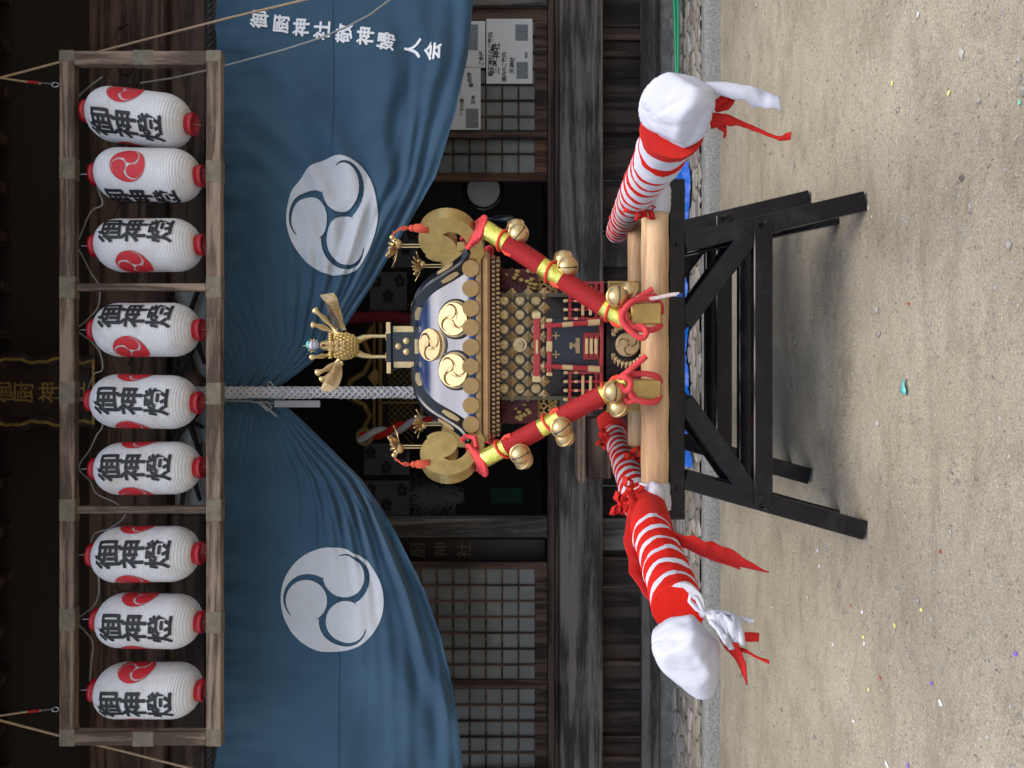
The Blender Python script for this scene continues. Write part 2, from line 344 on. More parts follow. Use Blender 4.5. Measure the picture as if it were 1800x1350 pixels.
def tomoe2d(Rr, step=None, rot=0):
    polys = []
    hc, hr = .50, .40
    for k in range(3):
        base = rot + k*2*PI/3; nb = base + 2*PI/3; pts = []
        for i in range(21):                       # own head, from the inside round to the rim
            ph = R(-262 + i*(302/20)); r_ = hr
            pts.append((hc*math.cos(base)+r_*math.cos(base+ph), hc*math.sin(base)+r_*math.sin(base+ph)))
        a0 = math.atan2(pts[-1][1], pts[-1][0])
        a1 = nb + R(33); 
        while a1 < a0: a1 += 2*PI
        while a1 - a0 > 2*PI: a1 -= 2*PI
        for i in range(1, 25):
            a = a0 + R(9) + (a1-a0-R(9))*i/24; pts.append((math.cos(a), math.sin(a)))
        for i in range(18):                       # back along the next head
            q = i/17; ph = R(44 - q*196); g = .014 + .14*q
            pts.append((hc*math.cos(nb)+(hr+g)*math.cos(nb+ph), hc*math.sin(nb)+(hr+g)*math.sin(nb+ph)))
        # keep only the run that stays outside own head
        c = (hc*math.cos(base), hc*math.sin(base)); keep = []
        for i, p in enumerate(pts):
            if i > 45 and math.hypot(p[0]-c[0], p[1]-c[1]) < hr*1.0: break
            keep.append(p)
        polys.append([(p[0]*Rr, p[1]*Rr) for p in keep])
    if step is None: return polys
    VV, FF = [], []
    for pl in polys:
        bm = bmesh.new(); bm.faces.new([bm.verts.new((p[0], p[1], 0)) for p in pl])
        bm.normal_update(); bmesh.ops.triangulate(bm, faces=bm.faces[:]); grid_cut(bm, step)
        V, Fc = bm_data(bm); o = len(VV); VV += V; FF += [tuple(i+o for i in f) for f in Fc]
    return VV, FF

# ------------------------------------------------------------------ ground, kerb, paving
def ground_mat():
    m = bpy.data.materials.new('sandy_gravel'); m.use_nodes = True; t = m.node_tree; b = t.nodes['Principled BSDF']; b.inputs['Roughness'].default_value = .95
    b.inputs['Specular IOR Level'].default_value = .15
    tc = t.nodes.new('ShaderNodeTexCoord'); O = tc.outputs['Object']
    def nz(sc_, det, ro=.6, dist=0, st=None):
        n = t.nodes.new('ShaderNodeTexNoise'); n.inputs['Scale'].default_value = sc_; n.inputs['Detail'].default_value = det; n.inputs['Roughness'].default_value = ro; n.inputs['Distortion'].default_value = dist
        if st:
            mp = t.nodes.new('ShaderNodeMapping'); mp.inputs['Scale'].default_value = st; t.links.new(O, mp.inputs[0]); t.links.new(mp.outputs[0], n.inputs['Vector'])
        else: t.links.new(O, n.inputs['Vector'])
        return n.outputs[0]
    def ramp(src, stops):
        r = t.nodes.new('ShaderNodeValToRGB'); e = r.color_ramp.elements
        while len(e) < len(stops): e.new(.5)
        for q, (p, c) in zip(e, stops): q.position = p; q.color = (*c, 1)
        t.links.new(src, r.inputs[0]); return r.outputs[0]
    def mix(fac, a, b_, mode='MIX'):
        x = t.nodes.new('ShaderNodeMix'); x.data_type = 'RGBA'; x.blend_type = mode
        if isinstance(fac, float): x.inputs[0].default_value = fac
        else: t.links.new(fac, x.inputs[0])
        t.links.new(a, x.inputs[6]); t.links.new(b_, x.inputs[7]); return x.outputs[2]
    base = ramp(nz(1.1, 6), [(.35, (.335,.29,.215)), (.55, (.40,.355,.27)), (.7, (.44,.395,.31))])
    patch = ramp(nz(2.2, 8, .7, .5, (1,2.2,1)), [(.34, (.78,.77,.75)), (.5, (1,1,1)), (.75, (1.08,1.07,1.05))])
    c = mix(1.0, base, patch, 'MULTIPLY')
    grit = ramp(nz(150, 7, .85), [(.36, (.42,.39,.36)), (.5, (1,1,1)), (.64, (1.45,1.43,1.4))])
    c = mix(.85, c, grit, 'MULTIPLY')
    vo = t.nodes.new('ShaderNodeTexVoronoi'); vo.inputs['Scale'].default_value = 95; t.links.new(O, vo.inputs['Vector'])
    sp = ramp(vo.outputs['Color'], [(0, (.55,.5,.45)), (.2, (1,1,1)), (.82, (1,1,1)), (1, (1.5,1.5,1.5))])
    c = mix(.6, c, sp, 'MULTIPLY')
    t.links.new(c, b.inputs['Base Color'])
    bp = t.nodes.new('ShaderNodeBump'); bp.inputs['Strength'].default_value = .8; bp.inputs['Distance'].default_value = .006; t.links.new(nz(150, 6, .75), bp.inputs['Height'])
    b2 = t.nodes.new('ShaderNodeBump'); b2.inputs['Strength'].default_value = .6; b2.inputs['Distance'].default_value = .03; t.links.new(nz(9, 6, .6), b2.inputs['Height']); t.links.new(bp.outputs[0], b2.inputs['Normal'])
    t.links.new(b2.outputs[0], b.inputs['Normal'])
    return m
g = MB(); GM = ground_mat()
def gfn(u, v):
    x = -7 + 14*u; y = -.5 + 7.5*v
    z = .010*noise.noise(Vector((x*1.3, y*1.3, 0))) + .006*noise.noise(Vector((x*4, y*5, 3))) - .006
    z -= .007*math.exp(-((y-2.70-.03*x-.02*math.sin(x*3))/.022)**2)*max(0,1-abs(x+.1)/1.1)**.5 + .005*math.exp(-((y-4.6-.03*math.sin(x*2))/.06)**2)
    k = min(1, max(0, (min(7-abs(x), y+.5, 7-y))/.5)); return (x, y, z*k)
g.grid(gfn, 420, 420)
for (x0,x1,y0,y1) in ((-80,-7,-80,80),(7,80,-80,80),(-7,7,-80,-.5),(-7,7,7,80)): g.add([(x0,y0,0),(x1,y0,0),(x1,y1,0),(x0,y1,0)], [(0,1,2,3)])
tag(g.build('ground', GM), kind='structure')
# loose grit
rng = np.random.default_rng(3); pb = MB()
octa = [(1,0,0),(-1,0,0),(0,1,0),(0,-1,0),(0,0,1),(0,0,-1)]; of = [(0,2,4),(2,1,4),(1,3,4),(3,0,4),(2,0,5),(1,2,5),(3,1,5),(0,3,5)]
for i in range(16000):
    y = 1.9 + 3.3*rng.random()**1.3; x = (rng.random()*2-1)*(.62*y+.2); s_ = .0022 + .0045*rng.random()**3
    if rng.random() < .006: s_ = .009 + .008*rng.random()
    a = rng.random()*6.28; q = 1+.6*rng.random(); z0 = gfn((x+7)/14, (y+.5)/7.5)[2]
    pb.add([(x+s_*(p[0]*q*math.cos(a)-p[1]*math.sin(a)), y+s_*(p[0]*q*math.sin(a)+p[1]*math.cos(a)), z0+s_*.25+p[2]*s_*.6) for p in octa], of)
tag(pb.build('gravel', mat('grit_stones', (.10,.085,.07), .9, col2=(.5,.47,.42), vscale=14)), 'loose grit and small stones scattered over the sandy forecourt', 'gravel', kind='stuff')
# kerb
KY = 5.34
kb = MB()
def kfn(u, v):
    x = -7+14*u; a = v
    prof = [(KY, -.02), (KY+.004,.05), (KY+.012,.088), (KY+.035,.103), (KY+.07,.106), (KY+.105,.106), (KY+.118,.09)]
    q = a*(len(prof)-1); i = min(int(q), len(prof)-2); f = q-i
    y = prof[i][0]*(1-f)+prof[i+1][0]*f; z = prof[i][1]*(1-f)+prof[i+1][1]*f
    return (x, y+.008*noise.noise(Vector((x*6, a*3, 1))), z+.004*noise.noise(Vector((x*9, a*4, 7))))
kb.grid(kfn, 700, 13); tag(kb.build('kerb', M['kerb']), kind='structure')
# cobbled apron: relief and stone colours from a cell pattern
nx, ny = 1500, 110; X0, X1, Y0, Y1 = -4.2, 4.2, KY+.116, 6.46
xs = np.linspace(X0, X1, nx); ys = np.linspace(Y0, Y1, ny); XX, YY = np.meshgrid(xs, ys)
cx_, cy2 = .15, .10; gi = int((X1-X0)/cx_)+3; gj = int((Y1-Y0)/cy2)+3
sx_ = rng.random((gj, gi))*.85; sy_ = rng.random((gj, gi))*.8; colr = rng.random((gj, gi, 3))
d1 = np.full(XX.shape, 9.); d2 = np.full(XX.shape, 9.); idc = np.zeros(XX.shape+(3,))
ci = ((XX-X0)/cx_).astype(int)+1; cj = ((YY-Y0)/cy2).astype(int)+1
for dj in (-1,0,1):
    for di in (-1,0,1):
        I = np.clip(ci+di, 0, gi-1); J = np.clip(cj+dj, 0, gj-1)
        px = X0+(I-1+sx_[J,I]+.5*(J%2))*cx_; py = Y0+(J-1+sy_[J,I])*cy2
        dd = np.hypot((XX-px)/cx_, (YY-py)/cy2); cl = dd < d1
        d2 = np.where(cl, d1, np.minimum(d2, dd)); idc = np.where(cl[...,None], colr[J,I], idc); d1 = np.where(cl, dd, d1)
e = np.clip((d2-d1)*2.6, 0, 1); hgt = .034*np.sqrt(np.clip(1-(1-e)**2, 0, 1))*(.6+.4*idc[...,0])
rockc = np.stack([.18+.24*idc[...,1]+.03*idc[...,2], .165+.22*idc[...,1], .125+.18*idc[...,1]+.03*(idc[...,0]>.6)], -1)
mort = np.array([.12,.11,.085]); colv = np.where((e > .22)[...,None], rockc, mort)
me = bpy.data.meshes.new('cobble_paving'); V = np.stack([XX, YY, .085+hgt], -1).reshape(-1,3)
jj, ii = np.meshgrid(np.arange(ny-1), np.arange(nx-1), indexing='ij'); b0 = (jj*nx+ii).ravel()
me.from_pydata(V.tolist(), [], np.stack([b0, b0+1, b0+nx+1, b0+nx], -1).tolist()); me.polygons.foreach_set('use_smooth', [True]*len(me.polygons))
ca = me.color_attributes.new('Stone', 'FLOAT_COLOR', 'POINT'); ca.data.foreach_set('color', np.concatenate([colv.reshape(-1,3), np.ones((nx*ny,1))], 1).astype('f').ravel())
mm = mat('cobble_stone', (1,1,1), .85, bump=.6, bscale=60); t_ = mm.node_tree; at_ = t_.nodes.new('ShaderNodeVertexColor'); at_.layer_name = 'Stone'
nzz = t_.nodes.new('ShaderNodeTexNoise'); nzz.inputs['Scale'].default_value = 30; nzz.inputs['Detail'].default_value = 6
mrr = t_.nodes.new('ShaderNodeMapRange'); mrr.inputs[3].default_value = .6; mrr.inputs[4].default_value = 1.4; t_.links.new(nzz.outputs[0], mrr.inputs[0])
mxx = t_.nodes.new('ShaderNodeMix'); mxx.data_type = 'RGBA'; mxx.blend_type = 'MULTIPLY'; mxx.inputs[0].default_value = 1
t_.links.new(at_.outputs[0], mxx.inputs[6]); t_.links.new(mrr.outputs[0], mxx.inputs[7]); t_.links.new(mxx.outputs[2], t_.nodes['Principled BSDF'].inputs['Base Color'])
me.materials.append(mm); o = bpy.data.objects.new('cobble_paving', me); C.objects.link(o); tag(o, kind='structure')

# ------------------------------------------------------------------ shrine hall
BD = 6.45
hall = empty('shrine_hall', (0, BD, .1), label='dark weathered timber shrine hall with lattice doors behind the curtain', cat='building')
def pxbox(mb, x0, x1, y0, y1, d, th, bev=.004):
    a = P(x0, y0, d); b = P(x1, y1, d); return mb.box((min(a.x,b.x), d, min(a.z,b.z)), (max(a.x,b.x), d+th, max(a.z,b.z)), bev)
m = MB(); m.box((-7, BD+.02, -.1), (7, BD+.3, .215), .01); m.build('foundation', M['conc'], hall)
m = MB(); a = P(1128,0,BD).z; m.box((-7, BD-.02, .217), (7, BD+.16, a), .008); m.build('sill_beam', M['beam'], hall)
m = MB(); zb = P(1058,0,BD).z
for x0 in np.arange(-3.6, 3.6, .45): m.box((x0+.003, BD+.08, a+.002), (x0+.447, BD+.10, zb), .002)
m.build('plank_wall', M['panel'], hall)
for y in (62, 92, 226, 393, 505, 985, 1168, 1302, 1338):
    b = MB(); c = P(1090, y, BD); b.box((c.x-.022, BD+.03, a+.001), (c.x+.022, BD+.078, zb-.001), .003); b.build('batten', M['dwood_z'], hall)
b = MB(); c = P(1090, 940, BD); b.box((c.x-.14, BD+.02, a+.001), (c.x+.14, BD+.078, zb-.001), .004); b.build('post', M['beam_z'], hall)
b = MB(); c = P(1090, 440, BD); b.box((c.x-.14, BD+.02, a+.001), (c.x+.14, BD+.078, zb-.001), .004); b.build('post', M['beam'], hall)
m = MB(); z1 = P(984,0,BD-.15).z; zb2 = P(1060,0,BD-.15).z; m.box((-7, BD-.15, zb2), (7, BD+.1, z1), .008); m.build('floor_beam', M['beam'], hall)
m = MB(); m.box((-7, BD-.05, z1+.002), (7, BD+.14, P(976,0,BD-.05).z), .004); m.box((-7, BD-.0, P(976,0,BD-.05).z+.002), (7, BD+.12, P(963,0,BD).z), .004); m.build('door_track', M['dwood'], hall)
zt = P(963,0,BD).z+.002; ZT = P(380,0,BD).z
# upright posts
def post(y0, y1, x0, x1, d, th, mt, name='post'):
    b = MB(); pxbox(b, x0, x1, y0, y1, d, th); return b.build(name, mt, hall)
post(912, 945, 380, 962, BD-.02, .16, M['beam_z'])
post(-14, 10, 380, 962, BD-.02, .16, M['beam_z'])
post(1364, 1390, 380, 962, BD-.02, .16, M['beam_z'])
# sliding lattice doors
def lattice_door(y0, y1, xbot=962, d=BD+.02, frame=13, nx_=None, cell=28.6, mt='dwood_z', f0=None, f1=None, vtop=640):
    dr = empty('lattice_door', P(xbot, (y0+y1)/2, d) , parent=hall); dr.location = Vector(dr.location) - Vector(hall.location)
    fr = MB(); f0 = f0 or frame; f1 = f1 or frame
    pxbox(fr, vtop, xbot, y0, y0+f0, d, .035); pxbox(fr, vtop, xbot, y1-f1, y1, d, .035); pxbox(fr, xbot-22, xbot, y0+f0, y1-f1, d+.001, .033); pxbox(fr, vtop, vtop+14, y0+f0, y1-f1, d+.001, .033)
    fr.build('door_frame', M[mt], dr)
    gl = MB(); pxbox(gl, vtop+14, xbot-21, y0+f0-1, y1-f1+1, d+.022, .004, 0); gl.build('pane', M['glass'], dr)
    la = MB(); x = xbot-22-cell
    while x > vtop+20: pxbox(la, x-1.6, x+1.6, y0+f0, y1-f1, d+.008, .013, 0); x -= cell
    y = y0+f0+cell*.98
    while y < y1-f1-6: pxbox(la, vtop+14, xbot-22, y-1.6, y+1.6, d+.006, .012, 0); y += cell*.98
    la.build('lattice_grid', M['dwood_z'], dr); return dr
b = MB(); pxbox(b, 640, 941, 1122, 1148, BD+.10, .03); b.build('inner_rail', mat('pale_inner_wood', (.30,.19,.11), .6), hall)
lattice_door(12, 243, f0=24, f1=15)
lattice_door(228, 318, d=BD+.062, f0=14, f1=15, mt='bwood_z')
lattice_door(988, 1212, f0=13, f1=17)
lattice_door(1196, 1400, d=BD+.062, f0=16, f1=15)
# inside of the hall
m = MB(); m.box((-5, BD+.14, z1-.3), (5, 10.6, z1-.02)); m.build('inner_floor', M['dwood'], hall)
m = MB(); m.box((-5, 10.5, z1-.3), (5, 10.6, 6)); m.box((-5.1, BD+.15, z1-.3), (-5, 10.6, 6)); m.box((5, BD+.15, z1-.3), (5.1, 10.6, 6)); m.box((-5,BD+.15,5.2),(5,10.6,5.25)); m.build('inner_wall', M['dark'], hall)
# upper beams, soffit, roof
def lintel(x0, x1, y0, y1, d, th, mt, name): b = MB(); pxbox(b, x0, x1, y0, y1, d, th, .01); return b.build(name, M[mt], hall)
lintel(155, 291, -260, 1620, 5.35, .22, 'dwood', 'carved_beam')
lintel(361, 402, -260, 1620, 5.30, .14, 'dwood', 'lower_lintel')
lintel(291, 361, -260, 500, 5.42, .05, 'dwood', 'transom_board'); lintel(291, 361, 905, 1620, 5.42, .05, 'dwood', 'transom_board')
lintel(289, 362, 480, 915, 5.5, .03, 'plast', 'transom_panel')
lintel(380, 660, -260, 1620, BD+.1, .05, 'dark', 'inner_lintel') if False else None
for (ya, xa, yb, xb) in ((500,352,690,300),(520,300,640,360),(545,292,700,352),(575,360,735,292),(600,292,690,356),(665,360,790,292),(690,296,810,356),(720,356,800,292),(745,292,880,352),(780,352,905,318),(640,292,668,360),(730,292,752,358)):
    b = MB(); p = P(xa, ya, 5.44); q = P(xb, yb, 5.44); mid = (p+q)/2 + Vector((0,0,.04 if xb < xa else -.04)); b.tube([p, (p+mid*2)/3, mid, (q+mid*2)/3, q], [.016,.02,.022,.02,.014], 6); b.build('transom_strut', M['dark'], hall)
# carved swells on the beam ends
for yc in (110, 250, 420, 620, 780, 990, 1150):
    b = MB(); c = P(225, yc, 5.35)
    pts = []; 
    for i in range(26):
        a_ = i/25*3.6*PI; r_ = .19*(1-i/30); pts.append(c + Vector((r_*math.cos(a_)*1.5, -.005, r_*math.sin(a_)*.8)))
    b.tube(pts, .011, 6); b.build('carving', M['dwood'], hall)
b = MB()
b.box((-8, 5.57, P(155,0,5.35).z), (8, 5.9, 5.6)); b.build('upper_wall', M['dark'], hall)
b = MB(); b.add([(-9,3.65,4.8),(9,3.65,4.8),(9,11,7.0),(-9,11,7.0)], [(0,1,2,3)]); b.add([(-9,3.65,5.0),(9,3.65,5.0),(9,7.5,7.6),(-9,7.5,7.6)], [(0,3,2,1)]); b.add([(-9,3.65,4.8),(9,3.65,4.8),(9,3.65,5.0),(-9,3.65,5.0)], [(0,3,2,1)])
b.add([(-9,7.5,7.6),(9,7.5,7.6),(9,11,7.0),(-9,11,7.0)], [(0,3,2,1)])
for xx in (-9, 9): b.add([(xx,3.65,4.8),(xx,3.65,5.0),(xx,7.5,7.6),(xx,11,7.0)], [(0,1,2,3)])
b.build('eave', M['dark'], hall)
for x in np.arange(-5.4, 5.5, .36):
    b = MB(); b.bar((x, 3.7, 4.76), (x, 6.4, 5.56), .07, .09, Vector((0,0,1)), .004); b.build('rafter', M['dwood'], hall)
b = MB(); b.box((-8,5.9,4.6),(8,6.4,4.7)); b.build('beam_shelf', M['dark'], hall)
# porch posts just outside the picture carry the eave
for x in (-3.75, 3.75):
    b = MB(); b.box((x-.13, 4.95, .1), (x+.13, 5.21, 4.9), .015); b.build('porch_post', M['beam_z'], hall)

# ------------------------------------------------------------------ plaque with the shrine's name
pl = empty('name_plaque', P(165, 690, 5.2), label='dark shrine name plaque with gold characters and gold trimmed wavy edge', cat='plaque')
b = MB(); pxbox(b, -160, 158, 640, 738, 5.22, .05); b.build('board', M['plaque'], pl)
for sg, yc in ((1, 634), (-1, 744)):
    b = MB(); pts = []
    for i in range(90):
        x = -160 + 325*i/89; w_ = 5.5*math.sin(x*.075) + 2*math.sin(x*.21); pts.append(P(x, yc + sg*(-w_*.6), 5.2))
    b.tube(pts, .013, 6); b.build('trim', M['dgold'], pl)
    b = MB(); pts2 = [p + Vector((0, .02, 0)) for p in pts]; b.strip(pts2, [Vector((.045,0,0))]*len(pts2), .03); b.build('border_board', M['plaque'], pl)
b = MB(); b.tube([P(164, y, 5.2) for y in (632, 690, 746)], .012, 6); b.build('trim', M['dgold'], pl)
b = MB()
for ch, x in (('御', 0), ('厨', 42), ('神', 86), ('社', 133)):
    V, Fc = char2d(ch, .155, .012); c = P(x, 690, 5.215)
    b.add([(c.x+p[0], 5.214, c.z+p[1]) for p in V], Fc)
b.build('lettering', M['dgold'], pl)

# ------------------------------------------------------------------ curtain
CD = 5.02
KN = {1: (478, 688), -1: (486, 700)}
RB = [(0,0),(18,27),(48,67),(88,112),(188,177),(288,237),(378,288),(488,322),(588,344),(688,354),(900,360)]
LB = [(0,0),(30,36),(76,84),(143,150),(191,184),(243,213),(335,259),(417,288),(513,311),(631,326),(900,340)]
def interp(tb, r): 
    return float(np.interp(r, [a for a,_ in tb], [b for _,b in tb]))
def curt_fold(side, r, x, bx):
    dist = bx - x; c = dist/max(r,25)**2
    n1 = noise.noise(Vector((x*.006, r*.006, side*3.)))
    n2 = noise.noise(Vector((x*.015, r*.004, 5+side)))
    wl = .115*r + 5
    if side == 1:
        env = math.exp(-(dist/165.)**2)*(.65+.7*n2); env2 = math.exp(-(dist/80.)**2)
        A = min(.00017*r, .040)*(1-.5*min(1, max(0, (r-420)/300)))
        f = A*env*math.sin(2*PI*dist/wl*(1-.0004*r) + 5*n1) + .4*A*env2*math.sin(2*PI*dist/(wl*.47) + 3*n2 + 1)
        bq = (1.05*r-(x-478))/max(r,60)**2
        f += .024*min(1, max(0, r-120)/300)*math.exp(-((bq-.0020)/.0010)**2)*math.sin(2*PI*bq/.00048 + 2.5*n1)*min(1, (x-384)/60.)
    else:
        env = math.exp(-(dist/120.)**2)*(.7+.6*n2)
        A = min(.00018*r, .042)*(1-.35*min(1, max(0, (r-350)/300)))
        f = A*env*math.sin(2*PI*dist/wl + 5*n1 + 1) + .45*A*env*math.sin(2*PI*dist/(wl*.45) + 3*n2)
        f += .034*math.exp(-((dist-150)/70.)**2)*min(1, max(0,(r-300)/150))*math.sin(dist*.045 + 2*n1)
    # pinches at the ties along the top
    tp = max(0, 1-(x-384)/70.); f += .016*tp*math.cos((r+12)*2*PI/66.)*(1 if abs(r) > 10 else .4)
    tp2 = math.exp(-(x-384)/80.); f += .028*tp2*noise.noise(Vector((r*.045, x*.012, 9)))*min(1,(x-380)/15.)
    f += .02*n1 + .006*noise.noise(Vector((x*.03, r*.03, 2)))
    # billow
    f -= .10*math.sin(min(1, max(0,(x-384)/430.))*PI*.5)*min(1, r/250.)
    return f
curt = tag(empty('curtain', P(600, 690, CD)), 'large dark blue shrine curtain with white comma crests gathered at its middle', 'curtain')
halves = {}
for side in (1, -1):
    kx, ky = KN[side]; tb = RB if side == 1 else LB
    NU, NV = 330, 200; mb = MB()
    def cf(u, v, side=side, kx=kx, ky=ky, tb=tb):
        r = 880*(u**1.25); bx = kx + interp(tb, r)
        top = 376 + 5*abs(math.sin((r+12)*PI/66.))
        x = top + (bx-top)*(v**1.0); y = ky - side*r
        x -= 0
        f = curt_fold(side, r, x, bx)
        if v > .985: f += .012*(v-.985)/.015
        g_ = max(0, 1-r/40.); f = f*(1-g_) + g_*(.02*math.sin(v*40))
        return P(x, y, CD+f)
    mb.grid(cf, NU, NV)
    ob = mb.build('curtain_half', M['cloth'], curt); halves[side] = ob
    bm = bmesh.new(); bm.from_mesh(ob.data); off = wpos(ob)
    bmesh.ops.translate(bm, verts=bm.verts, vec=off); halves[('b', side)] = BVHTree.FromBMesh(bm); bm.free()
    # seam line
def drape(side, V, Fc, c, name, mt, rot=0, sx=1, sz=1, lift=.006):
    bvh = halves[('b', side)]; out = []
    ca_, sa_ = math.cos(rot), math.sin(rot)
    # convert px-plane shape to a ray along the line of hanging (straight into the cloth)
    for p in V:
        x = c.x + (p[0]*ca_-p[1]*sa_)*sx; z = c.z + (p[0]*sa_+p[1]*ca_)*sz
        h = bvh.ray_cast(Vector((x, 3.5, z)), Vector((0,1,0)))
        out.append((x, (h[0].y if h[0] is not None else CD) - lift, z))
    return MB().add(out, Fc, True).build(name, mt, halves[side])
STEP = .018
for side, xx, ya, yb in ((1, 590, 2, 292), (-1, 600, 1012, 1345)):
    b0_ = P(xx, ya, CD); b1_ = P(xx, yb, CD); nS = 120; V = []
    for i in range(nS+1):
        V += [(b0_.x+(b1_.x-b0_.x)*i/nS, -.0028), (b0_.x+(b1_.x-b0_.x)*i/nS, .0028)]
    drape(side, [(p[0], p[1]) for p in V], [(2*i, 2*i+1, 2*i+3, 2*i+2) for i in range(nS)], Vector((0, CD, b0_.z)), 'seam', mat('seam_stitch', (.018,.045,.085), .9), lift=.0022)
V, Fc = tomoe2d(.352, STEP, R(93)); drape(-1, V, Fc, P(585, 1053, CD-.05), 'crest', M['print'])
V, Fc = tomoe2d(.36, STEP, R(96)); V = [(p[0]*(1-.12*p[1]/.36)*1.0, p[1]) for p in V]
drape(1, V, Fc, P(585, 381, CD-.05), 'crest', M['print'], sx=1.1, sz=.86, lift=.013)
chars = [('御', 452, 30), ('厨', 492, 38), ('神', 528, 46), ('社', 566, 54), ('敬', 606, 61), ('神', 644, 68), ('婦', 680, 77), ('人', 726, 88), ('会', 762, 96)]
mbt = []
for ch, x, y in chars:
    V, Fc = char2d(ch, .120, .006, .02, 1.06); c = P(x, y, CD-.06)
    for kq, (sx_2, sz_2) in enumerate(((0,0),(.003,.0),(-.003,0),(0,.003),(0,-.003))): mbt.append(([(p[0]+sx_2, p[1]+sz_2) for p in V], Fc, c, kq*.0004))
for ch, x, y in (('会', 448, 2),):
    pass
VV, FF = [], []
bv = halves[('b', 1)]; base = P(600, 60, CD)
for V, Fc, c, lf in mbt:
    o_ = len(VV); ca_, sa_ = math.cos(R(-6)), math.sin(R(-6))
    for p in V:
        x = c.x + p[0]*ca_-p[1]*sa_; z = c.z + p[0]*sa_+p[1]*ca_; h = bv.ray_cast(Vector((x,3.5,z)), Vector((0,1,0)))
        VV.append((x, (h[0].y if h[0] is not None else CD)-.006-lf, z))
    FF += [tuple(i+o_ for i in f) for f in Fc]
MB().add(VV, FF, True).build('lettering', mat('white_letter_print', (.75,.76,.78), .8), halves[1])
VV, FF = [], []
for ch, x, y in (('毛', 418, -35), ('奉', 458, -8)):
    pass
# gathered waist: tie cord round the cloth
kn = P(482, 694, CD-.03)
b = MB(); b.ball(kn + Vector((0,.05,.02)), .06, 20, lambda q: 1+.12*math.sin(9*math.atan2(q.y,q.x)), (1.1,.8,1.3)); b.build('gathered_waist', M['cloth'], curt)
b = MB()
for (pts) in ([(395,684),(440,684),(478,683),(470,675),(474,671),(480,676),(477,686)], [(395,704),(440,705),(455,708),(470,722),(478,716),(470,706),(458,706),(480,727),(487,733),(478,724),(462,712)]):
    b.tube([P(x, y, 4.88) for x, y in pts], .0065, 6)
b.build('tie_string', M['grope'], curt)
# rope the curtain hangs from
b = MB()
for ph in (0, PI):
    pts = []
    for i in range(900):
        s_ = -3.4+6.8*i/899; pts.append((s_, CD+.0+.011*math.cos(s_*70+ph), P(369,0,CD).z+.011*math.sin(s_*70+ph)))
    b.tube(pts, .0125, 6)
tag(b.build('hanging_rope', M['blackrope'], origin=(0, CD, 3.5)), 'black twisted rope running along the top edge of the curtain', 'rope')

# ------------------------------------------------------------------ lantern frame and lanterns
FD = 4.5
fr = tag(empty('lantern_frame', P(388, 700, FD)), 'long weathered wooden frame of three bays holding nine paper lanterns', 'frame')
def fbox(x0, x1, y0, y1, name, mt, dd=0, th=.06):
    b = MB(); pxbox(b, x0, x1, y0, y1, FD+dd, th, .004); return b.build(name, mt, fr)
fbox(104, 130, 88, 1312, 'top_rail', M['fwood'], .002, .056); fbox(362, 388, 88, 1312, 'bottom_rail', M['fwood'], .002, .056)
for y0, y1 in ((89, 113), (1287, 1311)): fbox(130.2, 361.8, y0, y1, 'end_post', M['fwood_z'])
for y0, y1 in ((498, 511), (890, 903)): fbox(130.2, 361.8, y0, y1, 'divider', M['fwood_z'], .02, .05)
for x0, x1, ys in ((103.2, 130.6, (90, 295, 505, 690, 897, 1090, 1300)), (361.4, 388.6, (90, 300, 505, 692, 897, 1095, 1300))):
    for y in ys:
        k = 13 if 100 < y < 1290 else 12
        y0 = max(87.4, y-k*1.5); y1 = min(1312.6, y+k*1.5); fbox(x0, x1, y0, y1, 'joint_patch', M['olive'], -.0006, .061)
for y0 in (87.2, 1286.6): fbox(232, 270, y0, y0+26.5, 'joint_patch', M['olive'], -.0006, .061)
# one lantern
LPX = FD/F0; LR = 47.5*LPX; LH = 171*LPX
def lr(z):     # z 0..LH from bottom
    q = z/LH; e_ = min(q, 1-q)/.22
    return LR*(.42+.58*math.sin(min(1, e_)*PI/2)**.5)*(1-.02*(1-e_)) if e_ < 1 else LR
lan = empty('paper_lantern', (0,0,0))
NR = 38; prof = []
for i in range(NR*4+1):
    z = LH*i/(NR*4); prof.append((lr(z) - .0034*abs(math.cos(PI*i/4)), z))
lb = MB().lathe(prof, (0,0,-LH), 56); lshade = lb.build('paper_shade', M['paper'], lan, True)
for zz, nm in ((.0, 'top_cap'), (-LH, 'bottom_cap')):
    s1 = 1 if zz == 0 else -1; r0 = 18.5*LPX; b = MB()
    b.lathe([(r0*.97, zz-s1*.008), (r0, zz+s1*.004), (r0, zz+s1*.020), (r0*1.08, zz+s1*.022), (r0*1.08, zz+s1*.045), (r0*.98, zz+s1*.047), (r0*.9, zz+s1*.03), (0, zz+s1*.03)], (0,0,0), 28)
    b.build(nm, M['redcap'], lan, True)
def wrap(V, Fc, zc, ang0=0, lift=.0025):
    out = []
    for p in V:
        z = zc + p[1]; rr = lr(min(LH, max(0, z+LH))) + lift; a = ang0 + p[0]/LR
        out.append((rr*math.sin(a), -rr*math.cos(a), z))
    return out
lt = MB(); 
for ch, v in (('御', 203), ('神', 247), ('燈', 291)):
    V, Fc = char2d(ch, 44*LPX, .008, .012, 1.16); 
    for kq, (sx_2, sz_2) in enumerate(((0,0),(.003,0),(-.003,0),(0,.003),(0,-.003),(.0022,.0022),(-.0022,-.0022))): lt.add(wrap([(p[0]+sx_2, p[1]+sz_2) for p in V], Fc, -(v-165)*LPX, 0, .0025+.0002*kq), Fc)
lt.build('lettering', M['black'], lan, True)
V, Fc = tomoe2d(30*LPX, .012, R(100))
for sg in (1, -1):
    b = MB(); b.add(wrap(V, Fc, -(237-165)*LPX, sg*R(82)), Fc); b.build('crest', M['redink'], lan, True)
